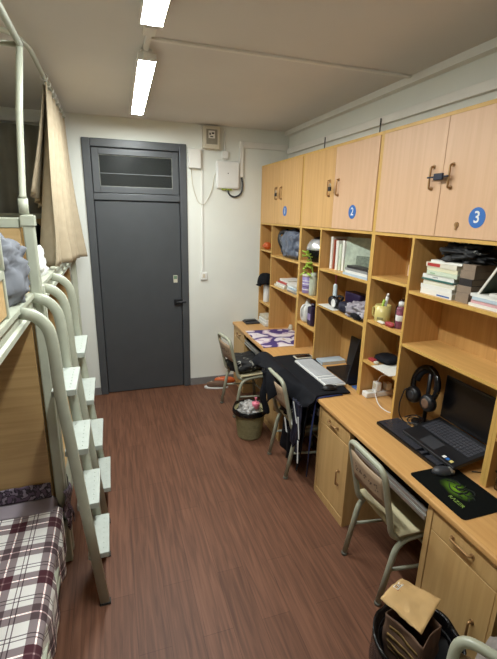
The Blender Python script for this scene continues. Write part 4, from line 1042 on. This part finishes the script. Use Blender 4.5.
tag(obj('red_wrapper', MB().blob((1.65, 2.12, z + .016), (.016, .04, .016), .8, .3, 6, 3, 18, 12, floor=z), 'red', loc=(1.65, 2.12, z)), 'crumpled red wrapper in front of the can', 'wrapper')
tag(obj('pale_wrapper', MB().blob((1.65, 2.205, z + .008), (.014, .035, .008), .8, .2, 6, 5, 18, 10, floor=z), 'paper', loc=(1.65, 2.205, z)), 'crumpled white tissue in front of the dark brown bottle', 'tissue')
z = 1.0225
tag(obj('paper_sheet', MB().box(1.60, 1.84, 2.0, 2.19, z, z + .003), 'paper', loc=(1.72, 2.09, z)), 'white paper sheet poking out of the lower narrow shelf', 'paper')
tag(obj('red_eraser', MB().box(1.65, 1.685, 2.245, 2.305, z, z + .018), 'red', bevel=.004, loc=(1.665, 2.28, z)), 'small red box on the lower narrow shelf', 'box')
t = tag(obj('dark_pouch', MB().blob((1.76, 2.235, z + .022), (.075, .085, .022), .7, .2, 5, 4, 28, 14, floor=z), 'blackcloth', loc=(1.76, 2.235, z)), 'dark pouch on the lower narrow shelf behind the red box', 'pouch')
tag(obj('teal_bottle', MB().lathe([(.032, 0), (.034, .006), (.034, .12), (.016, .15), (.016, .175), (0, .175)], (1.80, 2.10, z + .0035), 18), plain('teal_glass', '2c4440', .25), loc=(1.80, 2.10, z)), 'dark teal bottle standing on the white paper sheet', 'bottle')
tag(obj('glue_roll', MB().lathe([(.014, 0), (.018, .004), (.018, .014), (.014, .018), (0, .018)], (1.655, 2.215, z), 16), 'ivory', loc=(1.655, 2.215, z)), 'small pale roll beside the red box on the lower shelf', 'tape roll')
# power strip with chargers
t = thing('power_strip', 'white power strip at the far corner of the third desk', 'power strip', (1.75, 2.28, ZD))
obj('strip_body', MB().box(1.635, 1.875, 2.255, 2.315, ZD + .001, ZD + .04), 'white', t, bevel=.006)
for k in range(3): obj('socket', MB().box(1.66 + .07 * k, 1.70 + .07 * k, 2.268, 2.302, ZD + .04, ZD + .0412), 'ivory', t)
t = thing('charger', 'white cube charger plugged into the power strip', 'charger', (1.73, 2.285, ZD + .042))
obj('charger_body', MB().box(1.715, 1.755, 2.258, 2.312, ZD + .0415, ZD + .105), 'white', t, bevel=.004)
obj('charger_plate', MB().box(1.7135, 1.715, 2.268, 2.302, ZD + .055, ZD + .095), 'ivory', t)
t = thing('charger', 'smaller white charger behind the cube charger on the power strip', 'charger', (1.83, 2.285, ZD + .042))
obj('charger_body', MB().box(1.80, 1.845, 2.26, 2.31, ZD + .0415, ZD + .09), 'white', t, bevel=.004)
cbl = [(1.70, 2.257, ZD + .075), (1.66, 2.20, ZD + .06), (1.64, 2.12, ZD + .01), (1.65, 2.03, ZD + .004), (1.70, 1.99, ZD + .004)]
tag(obj('white_cable', MB().tube(fillet(cbl, .05), .0032, 6), 'white', loc=(1.65, 2.1, ZD)), 'white charging cable curling off the power strip towards the laptop', 'cable')
cbl = [(1.735, 2.285, ZD + .107), (1.73, 2.25, ZD + .17), (1.78, 2.17, ZD + .2), (1.84, 2.1, ZD + .1), (1.80, 2.08, ZD + .006), (1.72, 2.06, ZD + .004)]
tag(obj('white_cable', MB().tube(fillet(cbl, .06), .003, 6), 'white', loc=(1.75, 2.2, ZD)), 'white cable rising in an arch from the cube charger', 'cable')
# upper stack
z = 1.5775
spec = [('white', .030, 'white book with blue edge at the bottom of the big book stack'), ('white', .022, 'white book second from the bottom of the big book stack'), ('cream', .026, 'thick off-white book third from the bottom of the big book stack'), ('teal', .008, 'thin green book low in the big book stack'),
        ('white', .022, 'white book above the thin green one in the big stack'), ('palegreen', .022, 'pale green book in the middle of the big book stack'), ('yellow', .020, 'pale yellow book in the upper half of the big stack'), ('cream', .024, 'pale book with a red spine label near the top of the big stack'), ('white', .014, 'white book on the very top of the big book stack')]
zz = z
for k, (cv, th, lb) in enumerate(spec):
    dy = [0, .008, -.004, .004, .012, -.01, .0, .006, -.02][k]
    x0 = 1.650 + [0, .004, .008, .0, .012, .006, .014, .01, .016][k]
    b = book(lb, x0, 1.80, 1.655 + dy, 1.885 + dy - (.012 if k > 4 else 0), zz, zz + th - .0006, CV[cv], 'books stacked in the third bookcase')
    if k == 7: obj('spine_label', MB().box(x0 - .0008, x0 - .0001, 1.775, 1.868, zz + .003, zz + th - .004), CV['red'], b)
    if k == 0: obj('spine_label', MB().box(x0 - .0008, x0 - .0001, 1.67, 1.76, zz + .004, zz + .012), CV['blue'], b)
    if k in (2, 4, 5, 6): obj('spine_text', MB().box(x0 - .0008, x0 - .0001, 1.70 + .02 * k, 1.76 + .015 * k, zz + .007, zz + .012), CV[['grey', 'green', 'yellow', 'grey'][k % 4]], b)
    zz += th
topz = zz
zz = z
for k in range(5):
    th = [.05, .035, .035, .04, .03][k]
    book(['brown book at the bottom of the dark pile beside the big stack', 'brown book second in the dark pile beside the big stack', 'dark book in the middle of the dark pile', 'brown book fourth in the dark pile beside the big stack', 'brown book topping the dark pile beside the big stack'][k],
         1.655 + .004 * k, 1.84, 1.555 - .004 * (k % 2), 1.635 + .004 * (k % 2), zz, zz + th - .0006, 'brownpage' if k != 2 else CV['dark'], 'brown books in the third bookcase', pages='brownpage')
    zz += th
tag(obj('black_bag', MB().blob((1.745, 1.685, topz + .045), (.085, .145, .05), .85, .5, 9, 7, 56, 36, floor=topz + .003), 'blackprint', loc=(1.765, 1.68, topz)), 'crumpled black bag on top of the big book stack', 'bag')
for k in range(5):
    book(['white book at the bottom of the low stack at the right edge', 'white book with pink edge second in the low right stack', 'pale blue book in the middle of the low right stack', 'white book fourth in the low right stack', 'white book topping the low stack at the right edge'][k],
         1.645 + .004 * (k % 2), 1.80, 1.29 + .006 * k, 1.54 - .008 * (k % 3) - (.10 if k == 4 else 0), z + .0155 * k, z + .015 + .0155 * k, CV[['white', 'pink', 'paleblue', 'white', 'white'][k]], 'books in the low stack of the third bookcase')
zn = z + .0155 * 3 + .0155
t = thing('notebook', 'dark green notebook leaning at a slant on the low stack of books', 'notebook', (1.73, 1.46, zn))
obj('cover', MB().hexa([(1.668, 1.503, zn), (1.80, 1.503, zn), (1.80, 1.512, zn), (1.668, 1.512, zn)], [(1.668, 1.375, zn + .215), (1.80, 1.375, zn + .215), (1.80, 1.384, zn + .215), (1.668, 1.384, zn + .215)]), plain('bottle_green_cover', '2a3c30', .5), t)
obj('page_edge', MB().hexa([(1.662, 1.502, zn), (1.6678, 1.502, zn), (1.6678, 1.514, zn), (1.662, 1.514, zn)], [(1.662, 1.374, zn + .215), (1.6678, 1.374, zn + .215), (1.6678, 1.386, zn + .215), (1.662, 1.386, zn + .215)]), 'paper', t)
# ------------------------------------------------------------------ desk three items
t = kb('black_keyboard', 'black keyboard lying in front of the open laptop', .50, .165, 'blackgloss', plain('glossy_black_keys', '37373d', .25), 6, 22, None, .02)
t.location = (1.572, 1.672, ZD + .001); t.rotation_euler = (0, 0, -math.pi / 2 + .02)
# laptop on a stand
t = thing('laptop', 'open black laptop raised on a stand on the third desk', 'laptop', (0, 0, 0))
ang = math.radians(14)
Lw, Ld = .385, .265
bs = MB().box(-Lw / 2, Lw / 2, -Ld, 0, 0, .022)
b_ = obj('laptop_base', bs, 'black', t, bevel=.004)
kk = MB(); cols, rows = 15, 6
for r in range(rows):
    for c_ in range(cols):
        if r == 0 and 4 < c_ < 9: continue
        x0 = -Lw / 2 + .022 + c_ * .0228; y0 = -.150 + r * .0205
        n_ = 5 if (r == 0 and c_ == 4) else 1
        kk.box(x0 + .0015, x0 + .0228 * n_ - .0015, y0 + .0015, y0 + .019, .022, .0245)
obj('key_block', kk, plain('laptop_keys', '3c3c42', .5), b_)
obj('touchpad', MB().box(-.075, .035, -.245, -.168, .022, .0225), 'darkgrey', b_)
for k, (cc_, dx) in enumerate((('white', .0), ('blue', .024), ('yellow', .048))):
    obj('sticker', MB().box(.095 + dx, .113 + dx, -.246, -.228, .022, .0226), cc_, b_)
sc_ = MB().box(-Lw / 2, Lw / 2, -.004, .006, .0, .262)
so = obj('laptop_screen', sc_, 'black', t, bevel=.003)
obj('display', MB().box(-Lw / 2 + .012, Lw / 2 - .012, -.0055, -.004, .022, .245), 'screen', so)
so.location = (0, .004, .024); so.rotation_euler = (math.radians(-12), 0, 0)
t.location = (1.80, 1.555, ZD + .075); t.rotation_euler = (0, 0, -math.pi / 2 - .12)
# tilt the whole machine forward about its hinge line
t.rotation_mode = 'XYZ'
t.rotation_euler = (math.radians(11), 0, -math.pi / 2)
t = thing('laptop_stand', 'thin black wire stand under the open laptop', 'stand', (1.7, 1.55, ZD))
for yy in (1.47, 1.66):
    obj('stand_arm', MB().tube(fillet([(1.595, yy, ZD + .018), (1.60, yy, ZD + .006), (1.80, yy, ZD + .006), (1.79, yy, ZD + .062)], .012), .005, 8), 'black', t)
obj('stand_bar', MB().tube([(1.70, 1.47, ZD + .006), (1.70, 1.66, ZD + .006)], .005, 8), 'black', t)
# headphones hanging in the corner
t = thing('headphones', 'large black headset leaning in the corner beside the laptop', 'headphones', (1.74, 1.88, ZD))
hc = (1.745, 1.845, ZD + .265)
bandp = []
for i in range(19):
    a = math.radians(-50 + 280 * i / 18)
    bandp.append((hc[0] + .02 * math.sin(a), hc[1] + .098 * math.cos(a), hc[2] + .105 * math.sin(a)))
obj('headband', MB().tube(bandp, .017, 10), 'blackgloss', t)
obj('headband_pad', MB().tube([(p[0] + .012, hc[1] + (p[1] - hc[1]) * .80, hc[2] + (p[2] - hc[2]) * .80) for p in bandp[3:16]], .016, 10), 'blackcloth', t)
for s_ in (1, -1):
    ec = (hc[0] - .018, hc[1] + s_ * .064, hc[2] - .088)
    e = obj('ear_cup', MB().lathe([(.0, -.028), (.044, -.026), (.052, -.012), (.052, .014), (.04, .024), (0, .026)], ec, 24, axis='X'), 'black', t)
    obj('ear_ring', MB().lathe([(.022, -.029), (.030, -.0275), (.030, -.026), (.022, -.0275)], ec, 20, axis='X'), 'darkgrey' if s_ > 0 else 'kraftd', e)
obj('headset_stand', MB().tube([(1.775, 1.845, ZD + .002), (1.775, 1.845, ZD + .36)], .012, 8).lathe([(.065, 0), (.065, .01), (.02, .014), (0, .014)], (1.765, 1.845, ZD + .001), 24), 'black', t)
cbl = [(1.72, 1.905, ZD + .19), (1.68, 1.935, ZD + .22), (1.64, 1.925, ZD + .12), (1.635, 1.91, ZD + .05), (1.66, 1.88, ZD + .006), (1.70, 1.82, ZD + .022), (1.76, 1.86, ZD + .03), (1.72, 1.92, ZD + .022), (1.67, 1.87, ZD + .012), (1.70, 1.80, ZD + .03), (1.77, 1.83, ZD + .04), (1.75, 1.91, ZD + .035), (1.68, 1.905, ZD + .03)]
tag(obj('headset_cable', MB().tube(fillet(cbl, .06), .0042, 6), 'black', loc=(1.66, 1.9, ZD)), 'thin black cable curling down from the large headset', 'cable')
# mouse mat
def rrect(x0, x1, y0, y1, r, n=6):
    out = []
    for cx0, cy0, a0 in ((x1 - r, y1 - r, 0), (x0 + r, y1 - r, 90), (x0 + r, y0 + r, 180), (x1 - r, y0 + r, 270)):
        for i in range(n + 1):
            a = math.radians(a0 + 90 * i / n); out.append((cx0 + r * math.cos(a), cy0 + r * math.sin(a)))
    return out
def pad_mat():
    m, n, l, b = newmat('mat_green_print')
    tc = n.new('ShaderNodeTexCoord'); mp = n.new('ShaderNodeMapping')
    mp.inputs['Location'].default_value = (-.012, .0, 0); mp.inputs['Scale'].default_value = (1 / .068, 1 / .105, 0)
    l.new(tc.outputs['Object'], mp.inputs[0])
    g = n.new('ShaderNodeVectorMath'); g.operation = 'LENGTH'; l.new(mp.outputs[0], g.inputs[0])
    nz = n.new('ShaderNodeTexNoise'); nz.inputs['Scale'].default_value = 22; l.new(tc.outputs['Object'], nz.inputs['Vector'])
    ad = n.new('ShaderNodeMath'); ad.operation = 'MULTIPLY_ADD'; ad.inputs[1].default_value = .35; l.new(nz.outputs['Fac'], ad.inputs[0]); l.new(g.outputs['Value'], ad.inputs[2])
    cr = n.new('ShaderNodeValToRGB'); e = cr.color_ramp.elements
    e[0].position = .25; e[0].color = lin('6f9a22'); e[1].position = 1.0; e[1].color = lin('0d0f0e')
    q = e.new(.6); q.color = lin('47661c')
    l.new(ad.outputs[0], cr.inputs[0]); l.new(cr.outputs[0], b.inputs['Base Color']); b.inputs['Roughness'].default_value = .9; b.inputs['Specular IOR Level'].default_value = .1
    return m
t = thing('mouse_mat', 'black mouse mat with a green snake emblem at the desk edge', 'mouse mat', (1.475, 1.27, ZD))
mo = obj('mat_sheet', MB().prism(rrect(1.345, 1.605, 1.095, 1.44, .018), ZD + .0005, ZD + .0035), pad_mat(), t)
# emblem: three intertwined snakes drawn with raised ribbons; lettering below (towards the sitter)
em = MB(); zt = ZD + .0042
def E(pts, r=.0032):
    pts = [(1.487 + b * .055, 1.262 - a * .085, zt) for a, b in pts]
    em.tube(fillet(pts, .02, 4), [r * (.5 + .9 * math.sin(math.pi * (i + .5) / (len(fillet(pts, .02, 4))))) for i in range(len(fillet(pts, .02, 4)))], 6)
E([(-.95, .35), (-.6, .75), (-.2, .5), (-.35, .1), (-.05, -.2), (.2, .1), (.05, .6), (.4, .95), (.7, .6), (.55, .2)])
E([(-.7, -.1), (-.4, -.55), (0, -.75), (.3, -.45), (.25, -.1), (.55, -.1), (.8, .3), (1.0, .1)])
E([(-.15, .9), (.05, .35), (-.1, -.1), (-.35, -.2)]); E([(.15, .7), (.35, .3), (.3, -.7), (.6, -.6)]); E([(-.9, -.1), (-.75, .2), (-.5, .3)]); E([(.75, -.2), (1.0, -.5)])
e_ = obj('emblem', em, plain('dark_emblem', '0a1208', .8), t); e_['label'] = 'dark intertwined snake emblem on green'
rot = Matrix(((0, 1, 0, 1.408), (-1, 0, 0, 1.20), (0, 0, 1, ZD + .0038), (0, 0, 0, 1)))
obj('lettering', MB().text('RΛZΞR', rot, .027, .0003), plain('lime_print', '7f9c42', .7), t)
E2 = MB()
mouse('computer_mouse', 'dark mouse with silver buttons on the green-logo mouse mat', 1.505, 1.39, ZD + .0055, -1.9, 'darkgrey', .98)
tag(obj('silver_headset', MB().tube(fillet([(1.50, 1.43, ZD + .03), (1.53, 1.455, ZD + .06), (1.60, 1.42, ZD + .055), (1.61, 1.37, ZD + .03)], .03), .007, 8).lathe([(.024, 0), (.026, .012), (.018, .02), (0, .02)], (1.50, 1.435, ZD + .0045), 18).lathe([(.024, 0), (.026, .012), (.018, .02), (0, .02)], (1.612, 1.372, ZD + .0045), 18), 'darkgrey', loc=(1.55, 1.42, ZD)), 'small grey earphone band beside the mouse on the mat', 'earphones') if False else None
tag(obj('black_wire', MB().tube(fillet([(1.66, 1.36, ZD + .004), (1.72, 1.33, ZD + .004), (1.78, 1.31, ZD + .004), (1.80, 1.38, ZD + .004)], .05), .003, 6), 'black', loc=(1.7, 1.35, ZD)), 'thin black wire on the desk beside the laptop front corner', 'cable')
t = thing('plastic_box', 'clear plastic box in the bookcase at the right edge', 'box', (1.72, 1.12, ZD))
obj('box_body', MB().box(1.65, 1.82, 1.02, 1.225, ZD + .001, ZD + .09), 'clearplastic', t, bevel=.006)
obj('box_lid', MB().box(1.645, 1.825, 1.015, 1.23, ZD + .0905, ZD + .102), 'clearplastic', t, bevel=.004)
tag(obj('adhesive_hook', MB().box(1.635, 1.66, 1.9855, 1.992, 1.655, 1.72), 'pink' if False else plain('flesh_plastic', 'd8b49c', .5), loc=(1.65, 1.99, 1.69)), 'small pale adhesive hook on the divider of the empty compartment', 'hook')
